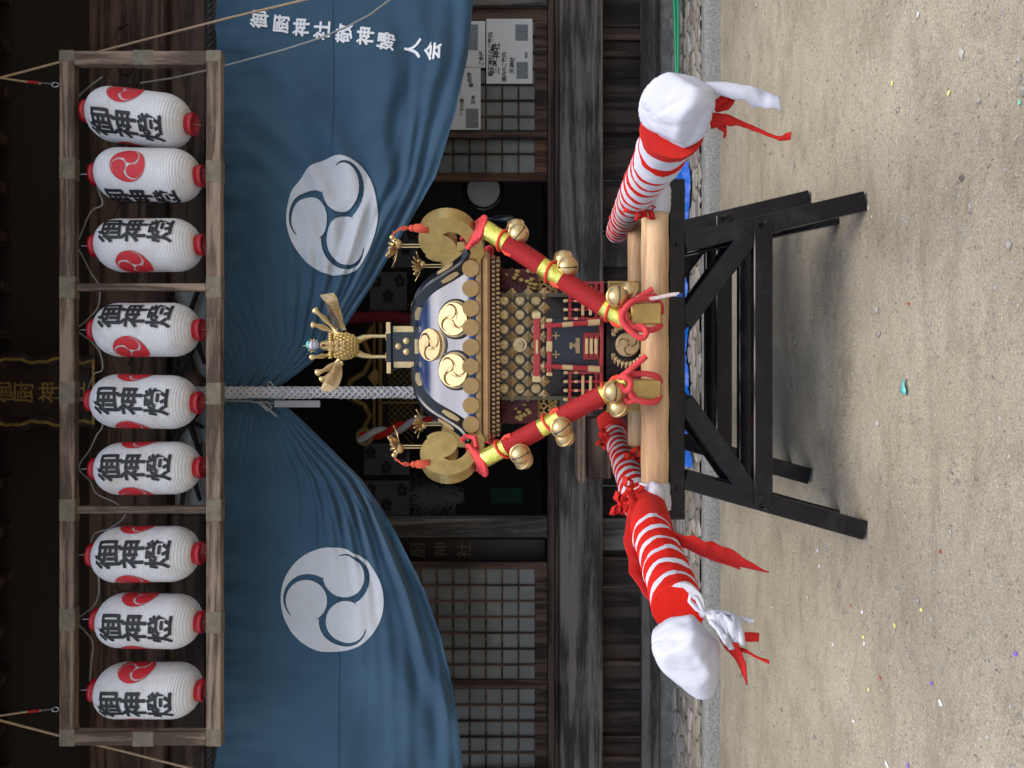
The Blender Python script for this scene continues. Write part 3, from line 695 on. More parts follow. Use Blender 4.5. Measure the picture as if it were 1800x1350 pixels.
b = MB(); b.tube([(-.045,0,.035),(-.03,0,.065),(0,0,.085),(.03,0,.065),(.045,0,.035)], .0025, 5); b.tube([(0,0,.08),(0,0,.12)], .002, 5); b.build('hook', M['steel'], lan, True)
b = MB(); b.tube([(0,0,-LH-.03),(.004,0,-LH-.05),(0,0,-LH-.085)], .002, 5); b.build('bottom_tie', M['tan'], lan, True)
spots = [(197,152,-35,8,'rightmost paper lantern, hanging visibly tilted beside the frame end'),
 (307,167,-76,0,'white paper lantern showing its full red comma crest, between two lettered lanterns'),
 (432,167,24,1,'white lantern just right of the right frame divider, red crest at its left side'),
 (580,165,30,0,'white lantern just left of the right frame divider, lettering turned to the right'),
 (704,160,2,0,'middle lantern of the middle bay with lettering facing squarely forward'),
 (824,167,8,0,'white lantern just right of the left frame divider'),
 (975,162,12,0,'white lantern just left of the left frame divider'),
 (1089,169,0,0,'middle lantern of the left bay between two others, lettering dead centre'),
 (1213,166,-10,0,'leftmost paper lantern, next to the left end post of the frame')]
for i, (y, x, ang, tilt, lab) in enumerate(spots):
    o = lan if i == 0 else dup(lan)
    o.location = P(x+10, y, FD+.045); o.rotation_euler = (0, R(-tilt)*.9, 0)
    o.rotation_mode = 'XYZ'; o.rotation_euler = Matrix.Rotation(R(-tilt), 3, 'Y').to_4x4().to_euler() if False else (0, R(tilt*.8), 0)
    o.scale = (1+.025*math.sin(i*2.3), 1+.02*math.sin(i*4.1), 1+.012*math.sin(i*3.3)); mrot = Matrix.Rotation(R(tilt*.8+1.3*math.sin(i*1.9+.5)), 4, 'Y') @ Matrix.Rotation(R(ang), 4, 'Z'); o.rotation_euler = mrot.to_euler()
    tag(o, lab, 'lantern', 'paper lanterns hung in the wooden frame')
# cable looping between lanterns
cab = [(180,135),(160,150),(140,168),(135,180),(136,230),(134,300),(152,306),(166,318),(175,340),(180,360),(160,372),(143,410),(136,432),(145,450),(160,480),(175,505),(172,540),(150,565),(136,580),(160,600),(176,620),(180,650),(164,660),(152,705),(176,730),(180,750),(170,765),(158,790),(140,816),(142,830),(158,845),(170,868),(205,885),(220,905),(195,928),(165,940),(160,975),(172,1010),(174,1040),(165,1065),(136,1090),(150,1110),(163,1130),(160,1170),(158,1200)]
b = MB(); pp = []
for i in range(len(cab)-1):
    for k in range(6):
        q = k/6; p0 = cab[max(i-1,0)]; p1 = cab[i]; p2 = cab[i+1]; p3 = cab[min(i+2,len(cab)-1)]
        cr = [.5*((2*p1[j])+(-p0[j]+p2[j])*q+(2*p0[j]-5*p1[j]+4*p2[j]-p3[j])*q*q+(-p0[j]+3*p1[j]-3*p2[j]+p3[j])*q**3) for j in (0,1)]
        pp.append(P(cr[0], cr[1], FD+.16))
b.tube(pp, .005, 6); tag(b.build('electric_cable', M['wire'], origin=P(200, 690, FD+.16)), 'thin grey electric cable looping behind the row of paper lanterns', 'cable')
def line(name, pts, r, mt, label, cat, group=None):
    b = MB(); b.tube([P(*p) for p in pts], r, 7); return tag(b.build(name, mt, origin=P(*pts[len(pts)//2])), label, cat, group)
line('stay_rope', [(-60,162,4.55),(0,137,4.6),(185,88,4.75),(400,32,4.72),(560,-6,4.7),(700,-60,4.7)], .0075, M['tan'], 'tan stay rope crossing above the right corner of the lantern frame', 'rope')
line('hook_rope', [(-50,131,4.56),(0,137,4.55),(48,144,4.55),(72,147,4.55)], .0065, M['tan'], 'short tan rope tied to the metal hook at the right end of the frame top', 'rope')
line('stay_rope', [(-60,1240,4.55),(0,1266,4.6),(100,1292,4.7),(215,1320,4.75),(340,1352,4.78),(480,1390,4.8)], .0075, M['tan'], 'tan stay rope passing behind the left corner of the lantern frame', 'rope')
line('hook_rope', [(-50,1262,4.56),(0,1258,4.55),(56,1250,4.55),(72,1249,4.55)], .0065, M['tan'], 'short tan rope tied to the metal hook at the left end of the frame top', 'rope')
for yy, lab in ((149, 'small metal snap hook with red tape at the right of the frame top'), (1247, 'small metal snap hook with red tape at the left of the frame top')):
    h = tag(empty('snap_hook', P(100, yy, FD+.04)), lab, 'hook')
    b = MB(); s_ = 1
    c = P(97, yy, FD+.04); b.tube([c + Vector((.014*math.cos(a), 0, .022*math.sin(a))) for a in np.linspace(0, 2*PI, 17)], .003, 6)
    b.tube([P(94, yy-1, FD+.04), P(74, yy-3 if yy < 500 else yy+2, FD+.045)], .005, 6); b.build('hook_loop', M['steel'], h)
    b = MB(); b.tube([P(70, yy-3 if yy < 500 else yy+2, FD+.05), P(50, yy-5 if yy < 500 else yy+4, FD+.05)], .009, 6); b.build('tape', M['cord'], h)
wp = [(246,146,4.78),(300,138,4.78),(362,124,4.78),(420,109,4.76),(500,87,4.74),(560,68,4.72),(610,47,4.7),(650,26,4.7),(690,-4,4.7),(740,-50,4.7)]
line('white_cable', wp, .0055, M['wire'], 'pale grey cable sagging across the upper right part of the blue curtain', 'cable')

# ------------------------------------------------------------------ bell rope
br = tag(empty('bell_rope', P(560, 690, 4.85)), 'thick pale grey braided bell rope hanging in front of the curtain gap', 'rope')
b = MB(); z0 = P(385,0,4.85).z+.15; z1r = .8; cxr = P(0,690,4.85).x; n = 3
b.tube([(cxr, 4.85, z0), (cxr+.002, 4.85, 2.6), (cxr, 4.85, 1.7), (cxr-.004, 4.85, z1r)], .031, 16); b.build('core', M['grope'], br)
b = MB()
for s_ in (1, -1):
    for k in range(5):
        pts = []
        for i in range(150):
            z = z0 + (z1r-z0)*i/149; a = s_*z*30 + k*2*PI/5; rr = .034 + .003*math.sin(z*30*2.5 + k*PI + (PI if s_ < 0 else 0)); pts.append((cxr+rr*math.cos(a), 4.85+rr*math.sin(a), z))
        b.tube(pts, .0075, 5, False)
b.build('braid', mat('pale_braid', (.40,.39,.40), .9, var=.1, vscale=50), br)
b = MB(); b.ball(P(338, 684, 5.0), .12, 24, None, (1,1,.8)); b.lathe([(.122,-.012),(.134,0),(.122,.012)], P(338,684,5.0), 28)
tag(b.build('shrine_bell', mat('dark_bronze', (.07,.045,.04), .5, metal=.5, var=.2), origin=P(338,684,5.0)), 'round dark bronze bell half hidden behind the middle lantern', 'bell')
tb_ = tag(empty('paper_tag', P(540, 711, 4.86)), 'bundle of narrow pale paper slips hanging beside the bell rope', 'paper slip')
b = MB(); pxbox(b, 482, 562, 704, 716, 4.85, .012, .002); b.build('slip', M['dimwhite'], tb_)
b = MB(); pxbox(b, 484, 563, 709, 710.5, 4.845, .004, 0); pxbox(b, 484, 563, 713, 714, 4.845, .004, 0); b.build('fold_edge', M['wire'], tb_)
b = MB(); b.tube([P(455,706,4.86), P(470,708,4.86), P(484,710,4.86)], .003, 5); b.build('string', M['tan'], tb_)

# ------------------------------------------------------------------ notices on the right doors
def notice(y0, y1, x0, x1, lab, blocks, rows):
    d = BD+.012; n_ = tag(empty('notice', P(x1, (y0+y1)/2, d)), lab, 'notice')
    b = MB(); pxbox(b, x0, x1, y0, y1, d-.006, .003, 0); b.build('sheet', M['sheet'], n_)
    for (a0,a1,b0,b1) in blocks: b = MB(); pxbox(b, a0, a1, b0, b1, d-.0095, .0025, 0); b.build('photo_print', M['photo'], n_)
    b = MB()
    for (txt, x, y, sz, rotv) in rows:
        for i, ch in enumerate(txt):
            V, Fc = char2d(ch, sz*d/F0*1.1, .02); c = P(x, y - i*sz*1.08, d) ; b.add([(c.x+p[0], d-.0085, c.z+p[1]) for p in V], Fc)
    if rows: b.build('print', M['black'], n_)
    return n_
notice(33, 147, 855, 936, 'white printed notice with two small photos pinned highest on the right lattice door', [(906,928,43,71),(908,928,109,138)],
       [('稲荷神社のご案内',862,130,9,0),('三峯神社',872,125,13,0),('電話',866,88,6,0),('天神社',900,125,9,0),('境内のご案内',886,140,8,0),('神社',925,100,5,0)])
notice(37, 119, 800, 853, 'white notice with a blue torii photo half covered by the curtain edge', [(818,840,43,88)], [('ご参拝',846,112,8,0)])
notice(118, 228, 780, 845, 'lower white notice with a small shrine photo beside the curtain edge', [(819,841,191,225)], [('御由緒',825,150,8,0),('年中行事',812,200,7,0),('祭神',832,180,7,0),('神社',806,160,8,0)])
# black signboard with gold characters inside the left gap
sb = tag(empty('hanging_signboard', P(960, 966, 6.75)), 'black vertical signboard with dull gold characters standing in the left door gap', 'signboard')
b = MB(); pxbox(b, 600, 958, 948, 986, 6.72, .03); b.build('board', M['plaque'], sb)
b = MB()
for ch, x in (('御', 680), ('厨', 735), ('神', 775), ('社', 815)):
    V, Fc = char2d(ch, .15, .0); c = P(x, 967, 6.71); b.add([(c.x+p[0], 6.712, c.z+p[1]) for p in V], Fc)
b.build('lettering', mat('faded_letter', (.16,.15,.12), .7), sb)

# ------------------------------------------------------------------ things inside the hall
al = tag(empty('altar_cabinet', P(960, 650, 8.4)), 'dark altar cabinet with dull gold lattice and mouldings deep inside the hall', 'altar')
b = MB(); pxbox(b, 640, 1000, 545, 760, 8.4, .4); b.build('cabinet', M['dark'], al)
b = MB()
for k in range(-8, 9):
    for s_ in (1, -1):
        c = P(705, 672+k*11, 8.38); p = c + Vector((-.1*1.4, 0, .1*s_*1.4)); q = c + Vector((.1*1.4, 0, -.1*s_*1.4)); b.bar(p, q, .007, .007)
b.build('gold_lattice', M['dgold'], al)
for x0, x1, y0, y1 in ((665, 672, 560, 760), (738, 744, 560, 760), (655, 660, 560, 760), (665, 744, 706, 710)):
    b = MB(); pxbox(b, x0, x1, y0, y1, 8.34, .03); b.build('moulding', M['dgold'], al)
for sg in (1, -1):
    b = MB(); pts = [(655,575),(640,600),(652,630),(640,655),(615,670),(612,690)] if sg > 0 else [(655,775),(640,750),(650,730),(640,712),(615,700),(612,690)]
    b.tube([P(x, y, 8.3) for x, y in pts], .035, 8); b.build('gilt_scroll', M['dgold'], al)
b = MB(); b.prism([(-.1,0),(-.05,.05),(0,.09),(.05,.05),(.1,0),(.05,-.03),(-.05,-.03)], P(660,663,8.25), Vector((1,0,0)), Vector((0,0,1)), Vector((0,1,0)), .01); b.build('gilt_fitting', M['gold'], al)
rw = tag(empty('festival_rope', P(690, 770, 7.4)), 'thick red and white twisted rope hanging inside the hall left of the miniature shrine', 'rope')
for ph, mt, nm in ((0, 'redc', 'red_strand'), (PI, 'whitec', 'white_strand')):
    b = MB(); pts = []
    for i in range(80):
        q = i/79; x = 632 + 150*q; y = 768 - 10*math.sin(q*PI) - 34*max(0, q-.35)/.65*1.0; c = P(x, y, 7.4); pts.append(c + Vector((.03*math.cos(q*14+ph), .03*math.sin(q*14+ph), 0)))
    b.tube(pts, .034, 8); b.build(nm, M[mt], rw)
b = MB(); c = P(640, 768, 7.4); b.tube([c + Vector((.07*math.cos(a), 0, .07*math.sin(a))) for a in np.linspace(0, 2*PI, 20)], .022, 8); b.build('ring', M['dgold'], rw)
b = MB(); b.tube([P(590, 560, 7.6), P(690, 556, 7.6), P(760, 570, 7.6)], .06, 10); tag(b.build('crimson_cord', mat('crimson_silk', (.16,.004,.015), .8), origin=P(690,556,7.6)), 'crimson cord just right of the phoenix legs inside the hall', 'cord')
for (y0, y1, x0, x1, lab) in ((395, 470, 690, 735, 'grey patterned screen cloth in the dark behind the right corner scroll'), (478, 545, 650, 715, 'grey patterned screen cloth between the curtain edge and the phoenix perch'), (780, 835, 640, 720, 'grey patterned screen cloth left of the red and white rope'), (845, 905, 640, 720, 'lowest left grey patterned screen cloth near the left post')):
    s_ = tag(empty('patterned_screen', P(x1, (y0+y1)/2, 8.0)), lab, 'screen', 'patterned screen cloths inside the hall')
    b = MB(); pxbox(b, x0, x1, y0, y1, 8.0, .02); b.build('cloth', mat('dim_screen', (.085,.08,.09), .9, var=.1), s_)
    b = MB()
    for k in range(3):
        c = P(x0+12+k*(x1-x0-20)/2.2, y0+16+(k%2)*26, 7.99)
        for q in range(5):
            a_ = q*2*PI/5; b.ball(c + Vector((.045*math.cos(a_), 0, .035*math.sin(a_))), .028, 8, None, (1,.2,1))
    b.build('flower_print', M['dark'], s_)
gp = tag(empty('green_brocade', P(920, 868, 8.2)), 'dark green cloth panel in the shadows right of the left post', 'cloth')
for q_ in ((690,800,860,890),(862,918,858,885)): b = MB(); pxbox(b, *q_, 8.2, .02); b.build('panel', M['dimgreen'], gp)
b = MB(); 
for i in range(420):
    a_ = random.gauss(0, .55); L_ = .05+.22*random.random(); c = P(742+random.random()*75, 872+random.gauss(0,7), 8.0)
    b.tube([c, c + Vector((math.sin(a_)*L_*.5, 0, L_*.5*math.cos(a_))), c + Vector((math.sin(a_)*L_, -.02, L_*.75*math.cos(a_)))], .0022, 3, False)
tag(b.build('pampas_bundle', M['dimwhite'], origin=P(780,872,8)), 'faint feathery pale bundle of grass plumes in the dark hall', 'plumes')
mr = tag(empty('round_mirror', P(870, 350, 6.95)), 'round pale mirror in a dark ring partly hidden by the brown door edge', 'mirror')
b = MB(); c = P(850, 335, 6.95)
b.prism([(.155*math.cos(a), .155*math.sin(a)) for a in np.linspace(0, 2*PI, 40)[:-1]], c, Vector((1,0,0)), Vector((0,0,1)), Vector((0,1,0)), .015); b.build('face', M['plast'], mr)
b = MB(); b.tube([c + Vector((.175*math.cos(a), 0, .175*math.sin(a))) for a in np.linspace(0, 2*PI, 40)], .024, 8); b.build('ring', M['lacq'], mr)
bt = tag(empty('bottle', P(905, 384, 6.9)), 'dim glass bottle in the dark opening beside the upper right bell', 'bottle')
b = MB(); c = P(905, 384, 6.9); b.lathe([(0,0),(.035,0),(.038,.02),(.038,.15),(.014,.21),(.013,.26),(.016,.262),(.016,.275),(0,.275)], c, 20); b.build('glass_body', mat('bottle_glass', (.03,.035,.05), .15, spec=.8), bt)
# offertory box behind the left carrying pole
ob_ = tag(empty('offertory_box', P(1072, 795, 5.9)), 'low brown wooden offertory box against the hall behind the left carrying pole', 'box')
b = MB(); pxbox(b, 1031, 1075, 735, 842, 5.75, .3, .01); b.build('box_body', M['dwood'], ob_)
b = MB(); pxbox(b, 1017, 1030, 725, 848, 5.72, .36, .01); b.build('lid_rail', M['fwood'], ob_)

# ------------------------------------------------------------------ tarpaulin and green rods
b = MB()
def tf(u, v):
    x = 1.72 - 2.35*u; y = 5.74 + .22*noise.noise(Vector((x*2.3,0,5))) + .4*v; h = math.sin(v*PI)**.7*(.10 + .10*noise.noise(Vector((x*3,0,0))) + .03*math.sin(x*9))
    return (x + .02*noise.noise(Vector((x*9,y*9,1))), y + .04*noise.noise(Vector((x*5,v*3,4))), .125 + max(0,h) + .03*abs(noise.noise(Vector((x*14,v*6,2)))))
b.grid(tf, 140, 26); tag(b.build('blue_tarp', M['tarp'], origin=(.5,5.9,.12)), 'bunched bright blue tarpaulin lying on the cobbles behind the trestles', 'tarpaulin')
for k, lab in ((0, 'green plastic rod nearer the hall, lying above the cobbles at right'), (1, 'green plastic rod nearer the cobbles edge, lying beside its twin at right')):
    b = MB(); b.tube([P(1184+k*7, -40, 5.95), P(1187+k*5, 60, 5.95), P(1189+k*2, 180, 5.95), P(1190, 330, 5.95)], .013, 10)
    tag(b.build('green_rod', M['green'], origin=P(1187+k*6, 60, 5.95)), lab, 'rod', 'green rods at the right edge')

# ------------------------------------------------------------------ trestles
def trestle(loc, label):
    t = tag(empty('trestle', loc), label, 'trestle', 'black trestles under the portable shrine')
    def part(name, f, up=Vector((0,1,0))):
        b = MB(); f(b); return b.build(name, M['tres'], t, True)
    for sy in (-1, 1):
        yf = .135*sy; yt = .055*sy
        for sx in (-1, 1):
            part('leg', lambda b: b.bar((sx*.70+.0, yf, .0), (sx*.515+.02, yt, .75), .082, .045, Vector((0,1,0)), .004))
        part('top_beam', lambda b: b.box((-.665, .055*sy-.035, .752), (.81, .055*sy+.033, .822), .004))
        part('rail', lambda b: b.box((-.60, .102*sy-.024, .385), (.62, .102*sy+.024, .465), .004))
        for sx in (-1, 1):
            part('brace', lambda b: b.bar((sx*.17+.02, .058*sy+.001, .752), (sx*.56+.01, .098*sy+.001, .47), .085, .032, Vector((0,1,0)), .003))
    for sx in (-1, 1):
        part('side_rail', lambda b: b.box((sx*.62-.02, -.1, .30), (sx*.62+.02, .1, .36), .003))
    for sx in (-1, 1):
        for z in (.425, .785):
            q = sx*(.70 - (.70-.535)*z/.75)
            part('bolt', lambda b: b.lathe([(.011,0),(.011,-.006),(.006,-.009),(0,-.009)], (q, -.158 if z < .5 else -.092, z), 12, True, 1, 1, Matrix(((1,0,0),(0,0,1),(0,1,0)))))
    return t
trestle((.078, 3.285, 0), 'black painted wooden trestle in front, its splayed legs nearest the viewer')
trestle((.235, 3.87, 0), 'black painted wooden trestle standing behind the front one')

# ------------------------------------------------------------------ the portable shrine
CX, CY, CZ, YAW = .186, 3.64, .84, -.06
mk = tag(empty('portable_shrine', (CX, CY, CZ), YAW), 'gilded portable shrine with black lacquer roof, phoenix finial and cloth wrapped carrying poles', 'portable shrine')
RY = Matrix.Rotation(YAW, 3, 'Z'); RYi = RY.transposed(); camp = Vector((0,0,CAMZ)); cen = Vector((CX, CY, CZ))
def L(x, y, b):        # photo pixel on the shrine's own plane b -> local point
    n_ = RY @ Vector((0,-1,0)); D = P(x, y, 1.0) - camp; wp_ = cen + RY @ Vector((0, b, 0))
    k = n_.dot(wp_-camp)/n_.dot(D); return RYi @ (camp + D*k - cen)
def Wl(p): return RYi @ (Vector(p) - cen)       # world -> local
def part(name, mb, mt, parent=None): return mb.build(name, M[mt] if isinstance(mt, str) else mt, parent or mk, True)
X_, Y_, Z_ = Vector((1,0,0)), Vector((0,1,0)), Vector((0,0,1))
def zl(z): return z - CZ
# roof
RP = [(.418,1.662),(.40,1.675),(.372,1.70),(.345,1.74),(.318,1.79),(.285,1.85),(.245,1.895),(.20,1.925),(.15,1.942),(.10,1.952)]
def rprof(q):
    q = q*(len(RP)-1); i = min(int(q), len(RP)-2); f = q-i; p0 = RP[max(i-1,0)]; p1 = RP[i]; p2 = RP[i+1]; p3 = RP[min(i+2,len(RP)-1)]
    return [.5*((2*p1[j])+(-p0[j]+p2[j])*f+(2*p0[j]-5*p1[j]+4*p2[j]-p3[j])*f*f+(-p0[j]+3*p1[j]-3*p2[j]+p3[j])*f**3) for j in (0,1)]
rb = MB()
for k in range(4):
    Rk = Matrix.Rotation(k*PI/2, 3, 'Z')
    def rf(u, v):
        s_, z = rprof(v); a = (u*2-1); dip = .012*(1-a*a)*(1-v)
        return Rk @ Vector((a*s_, -s_+dip, zl(z)-dip*.5))
    rb.grid(rf, 25, 30)
rb.add([(-.1,-.1,zl(1.952)),(.1,-.1,zl(1.952)),(.1,.1,zl(1.952)),(-.1,.1,zl(1.952))], [(0,1,2,3)])
roof = part('roof', rb, 'lacqr')
def face_pt(a, v, side=0, lift=0):
    s_, z = rprof(v); s2, z2 = rprof(min(1, v+.01)); s1, z1_ = rprof(max(0, v-.01)); n_ = Vector((0, -(z2-z1_), (s1-s2))).normalized(); n_ = Vector((0, -abs(n_.y), abs(n_.z)))
    return Vector((a, -s_, zl(z))), n_
def dome_crest(c, n_, r, rot, parent, name='crest'):
    ex = X_.copy(); ey = n_.cross(ex).normalized()*1.0
    if ey.z < 0: ey = -ey
    b = MB(); Mx = Matrix((ex, ey, n_)).transposed()
    b.lathe([(r,-.004),(r,.006),(r*.96,.013),(r*.6,.018),(0,.020)], c, 36, True, 1, 1, Mx); d_ = b.build(name, M['goldl'], parent, True)
    b2 = MB()
    for pl_ in tomoe2d(r*.90, None, rot):
        k = len(pl_); cc = Vector((sum(p[0] for p in pl_)/k, sum(p[1] for p in pl_)/k))
        A = [c + ex*p[0] + ey*p[1] + n_*.012 for p in pl_]
        B = [c + ex*(cc.x+(p[0]-cc.x)*.93) + ey*(cc.y+(p[1]-cc.y)*.93) + n_*.029 for p in pl_]
        b2.add(A+B, [(i,(i+1)%k,k+(i+1)%k,k+i) for i in range(k)]+[tuple(range(k,2*k))], False)
    b2.build('comma_relief', M['goldl'], d_, True)
    rm = MB(); rm.lathe([(r*1.0,-.006),(r*1.09,-.004),(r*1.09,.001),(r*1.0,.003)], c, 36, True, 1, 1, Mx); rm.build('crest_rim', M['lacq'], d_, True)
c, n_ = face_pt(-.002, .66); c = L(763, 606, c.y); dome_crest(Vector((c.x, c.y-.0, c.z)), Vector((0,-.72,.69)).normalized(), .085, R(60), roof)
for y, rt in ((561, 20), (651, 45)):
    q = L(801, y, -.338); dome_crest(q, Vector((0,-.9,.42)).normalized(), .083, R(rt), roof)
# hip ridges with gilt patches
for k in range(4):
    dx = (1,-1,-1,1)[k]; dy = (-1,-1,1,1)[k]; dg = Vector((dx, dy, 0))/math.sqrt(2); pr = dg.cross(Z_)
    b = MB(); rows = []
    for i in range(31):
        q = i/30; s_, z = rprof(q*.97+.0); o_ = Vector((dx*s_, dy*s_, zl(z))); hw = .030-.006*q
        s2, z2 = rprof(min(1,q+.02)); tt = Vector((dx*(s2-s_), dy*(s2-s_), z2-z)).normalized(); nn = pr.cross(tt).normalized(); nn = nn if nn.z > 0 else -nn
        rows.append((o_, nn, hw))
    V = []
    for o_, nn, hw in rows: V += [o_-pr*hw-nn*.03, o_-pr*hw+nn*.026, o_-pr*(hw-.007)+nn*.034, o_+pr*(hw-.007)+nn*.034, o_+pr*hw+nn*.026, o_+pr*hw-nn*.03]
    b.add(V, [(6*i+j, 6*i+j+1, 6*i+7+j, 6*i+6+j) for i in range(30) for j in range(5)], False); rd = part('ridge', b, 'lacq', roof)
    for (i0, i1) in ((10, 15), (24, 28)):
        for kind in (0, 1, 2):
            g_ = MB(); W_ = []
            for i in range(i0, i1+1):
                o_, nn, hw = rows[i]; e_ = .6+.4*math.sin(PI*(i-i0)/(i1-i0))
                if kind == 0: A = o_-pr*hw*.6*e_+nn*.0365; B = o_+pr*hw*.6*e_+nn*.0365
                elif kind == 1: A = o_-pr*(hw+.0025)-nn*.012*e_; B = o_-pr*(hw+.0025)+nn*.016*e_
                else: A = o_+pr*(hw+.0025)-nn*.012*e_; B = o_+pr*(hw+.0025)+nn*.016*e_
                W_ += [A, B]
            g_.add(W_, [(2*i, 2*i+1, 2*i+3, 2*i+2) for i in range(i1-i0)]); part('gilt_patch', g_, 'goldl', roof)
# top box and its fittings
tb2 = MB(); zt0, zt1 = 1.945, 2.10
tb2.box((-.095,-.095,zl(zt0)), (.095,.095,zl(2.075)), .003); tb2.box((-.115,-.115,zl(2.075)), (.115,.115,zl(zt1)), .003); tb2.box((-.12,-.12,zl(1.945)), (.12,.12,zl(1.965)), .003)
perch = part('perch_box', tb2, 'lacq')
for sx in (-1, 1):
    b = MB(); b.box((sx*.085-.017,-.0985,zl(1.97)), (sx*.085+.012*1,-.0935,zl(2.068)), .002); b.box((sx*.095-.034,-.1185,zl(2.078)), (sx*.095+.02,-.1135,zl(2.098)), .002); part('corner_plate', b, 'goldl', perch)
b = MB(); b.box((-.035,-.1235,zl(1.9475)), (.035,-.119,zl(1.9625)), .001); part('corner_plate', b, 'goldl', perch)
for (a_, z) in ((0, 2.045), (-.026, 2.005), (.026, 2.005)):
    b = MB(); b.lathe([(.0165,0),(.0165,.005),(.012,.009),(0,.011)], (a_,-.095,zl(z)), 20, True, 1, 1, Matrix((X_, Z_, -Y_)).transposed()); part('stud', b, 'goldl', perch)
# eaves
b = MB(); b.box((-.425,-.425,zl(1.632)), (.425,.425,zl(1.656)), .004); eave = part('eave_board', b, 'goldm')
b = MB(); b.box((-.415,-.415,zl(1.602)), (.415,.415,zl(1.630)), .005); b.box((-.405,-.405,zl(1.597)), (.405,.405,zl(1.6025)), .002); part('eave_fascia', b, mat('gilt_fascia', (.42,.26,.12), .4, metal=.3, var=.1))
b = MB(); b.box((-.385,-.385,zl(1.556)), (.385,.385,zl(1.5965)), 0); part('eave_core', b, mat('deep_red_core', (.06,.012,.01), .6))
for row, (zz, hh, hf) in enumerate(((1.581, .0065, .397), (1.5615, .0065, .392))):
    b = MB(); n = 38
    for k in range(4):
        Rk = Matrix.Rotation(k*PI/2, 3, 'Z')
        for i in range(n):
            a = -.37 + .74*i/(n-1) + (.005 if row else 0); c = Rk @ Vector((a, -hf+.006, zl(zz))); b.obox(c, Rk@X_, Rk@Y_, Z_, .0055, .0105, hh)
    part('dentil_row', b, 'goldm')
for k in range(4):
    Rk = Matrix.Rotation(k*PI/2, 3, 'Z')
    for i in range(9):
        a = (i-4)*.0845; r_ = .0365; pts = []
        if i in (3,): pts = [(r_*1.05*math.cos(q), r_*1.05*math.sin(q)) for q in (0, 1.0, 1.35, 1.57, 1.8, 2.15, PI, 4.2, 5.2)]
        else: pts = [(r_*math.cos(q), r_*math.sin(q)) for q in np.linspace(0, 2*PI, 25)[:-1]]
        b = MB(); b.prism(pts, Rk @ Vector((a, -.434, zl(1.679))), Rk@X_, Z_, Rk@Y_, .012); part('scalloped_disc', b, 'goldm')
# corner scrolls
for k in range(4):
    dx = (1,-1,-1,1)[k]; dy = (-1,-1,1,1)[k]; dg = Vector((dx, dy, 0))/math.sqrt(2); pr = dg.cross(Z_); pts = []
    for a in np.linspace(-72, 128, 24): pts.append((.668+.118*math.cos(R(a)), 1.772+.122*math.sin(R(a))))
    for a in np.linspace(128, 345, 22): pts.append((.628+.072*math.cos(R(a)), 1.812+.076*math.sin(R(a))))
    pts += [(.707,1.780),(.714,1.765),(.711,1.742),(.700,1.720),(.680,1.702),(.652,1.688),(.60,1.675),(.56,1.69),(.555,1.64),(.60,1.618),(.66,1.625)]
    b = MB(); b.prism([(p[0], p[1]) for p in pts], Vector((0,0,-CZ)) - pr*.034, dg, Z_, pr, .068)
    s_ = part('corner_scroll', b, 'gold')
    # red rope wound round the neck
    b = MB()
    for j in range(3):
        cc = dg*(.672+.014*j) + Vector((0,0,zl(1.668-.016*j))); ta = Vector((0,0,1)); ax = (dg*.45+Z_*.9).normalized(); e1 = pr; e2 = ax.cross(pr)
        b.tube([cc + e1*(.052*math.cos(q)) + e2*(.056*math.sin(q)) for q in np.linspace(0, 2*PI, 22)], .0115, 8, False)
    if k in (0, 1): b.tube([dg*.62-pr*.05*(1 if k else 1)+Z_*zl(1.72), dg*.60+Z_*zl(1.70)-pr*.055, dg*.61+Z_*zl(1.66)-pr*.06, dg*.66+Z_*zl(1.65)-pr*.055], .012, 8)
    part('neck_rope', b, 'rope', s_)
    # swallow on two thin stems
    top = dg*.615 + Z_*zl(1.885)
    sw = part('swallow', MB().ball(top + Z_*.105 + dg*.01, .022, 14, None, (1,1,.8)).ball(top + Z_*.125 + dg*.045, .012, 10), 'brass')
    b = MB(); b.tube([top + pr*.009, top + pr*.009 + Z_*.09], .003, 6); b.tube([top - pr*.009, top - pr*.009 + Z_*.09], .003, 6); b.build('stem', M['brass'], sw, True)
    for sg in (-1, 1):
        b = MB(); base = top + Z_*.11
        for f in range(5):
            dirv = (pr*sg*(.9-.12*f) + Z_*(.25+.2*f) - dg*(.12*f)).normalized(); Lf = .085-.009*f
            q0 = base + dg*(.02-.012*f); b.strip([q0, q0+dirv*Lf*.5+Z_*.006, q0+dirv*Lf*.9, q0+dirv*Lf], [dg*.006, dg*.010, dg*.008, dg*.002], .003)
        b.build('wing', M['brass'], sw, True)
    b = MB()
    for sg in (-1, 1): b.strip([base-dg*.02, base-dg*.06+pr*sg*.012+Z_*.01, base-dg*.095+pr*sg*.028+Z_*.03], [pr*.007, pr*.007, pr*.002], .003)
    b.build('tail', M['brass'], sw, True)
    if k in (0, 1):
        tp = top + Z_*.12 + dg*.062
        b = MB(); e_ = tp + Vector((0,-.03,0)) + dg*.025
        b.tube([tp, e_ - Z_*.04, e_ - Z_*.075], .0035, 6); b.tube([e_-Z_*.055+pr*(.012*math.cos(q))+Z_*(.014*math.sin(q)) for q in np.linspace(0,2*PI,12)], .0032, 5)
        b.lathe([(.006,.004),(.013,-.002),(.014,-.012),(.012,-.016),(.017,-.022),(.022,-.078),(.019,-.08),(0,-.078)], e_-Z_*.078, 20)
        b.build('tassel', M['tass'], sw, True)
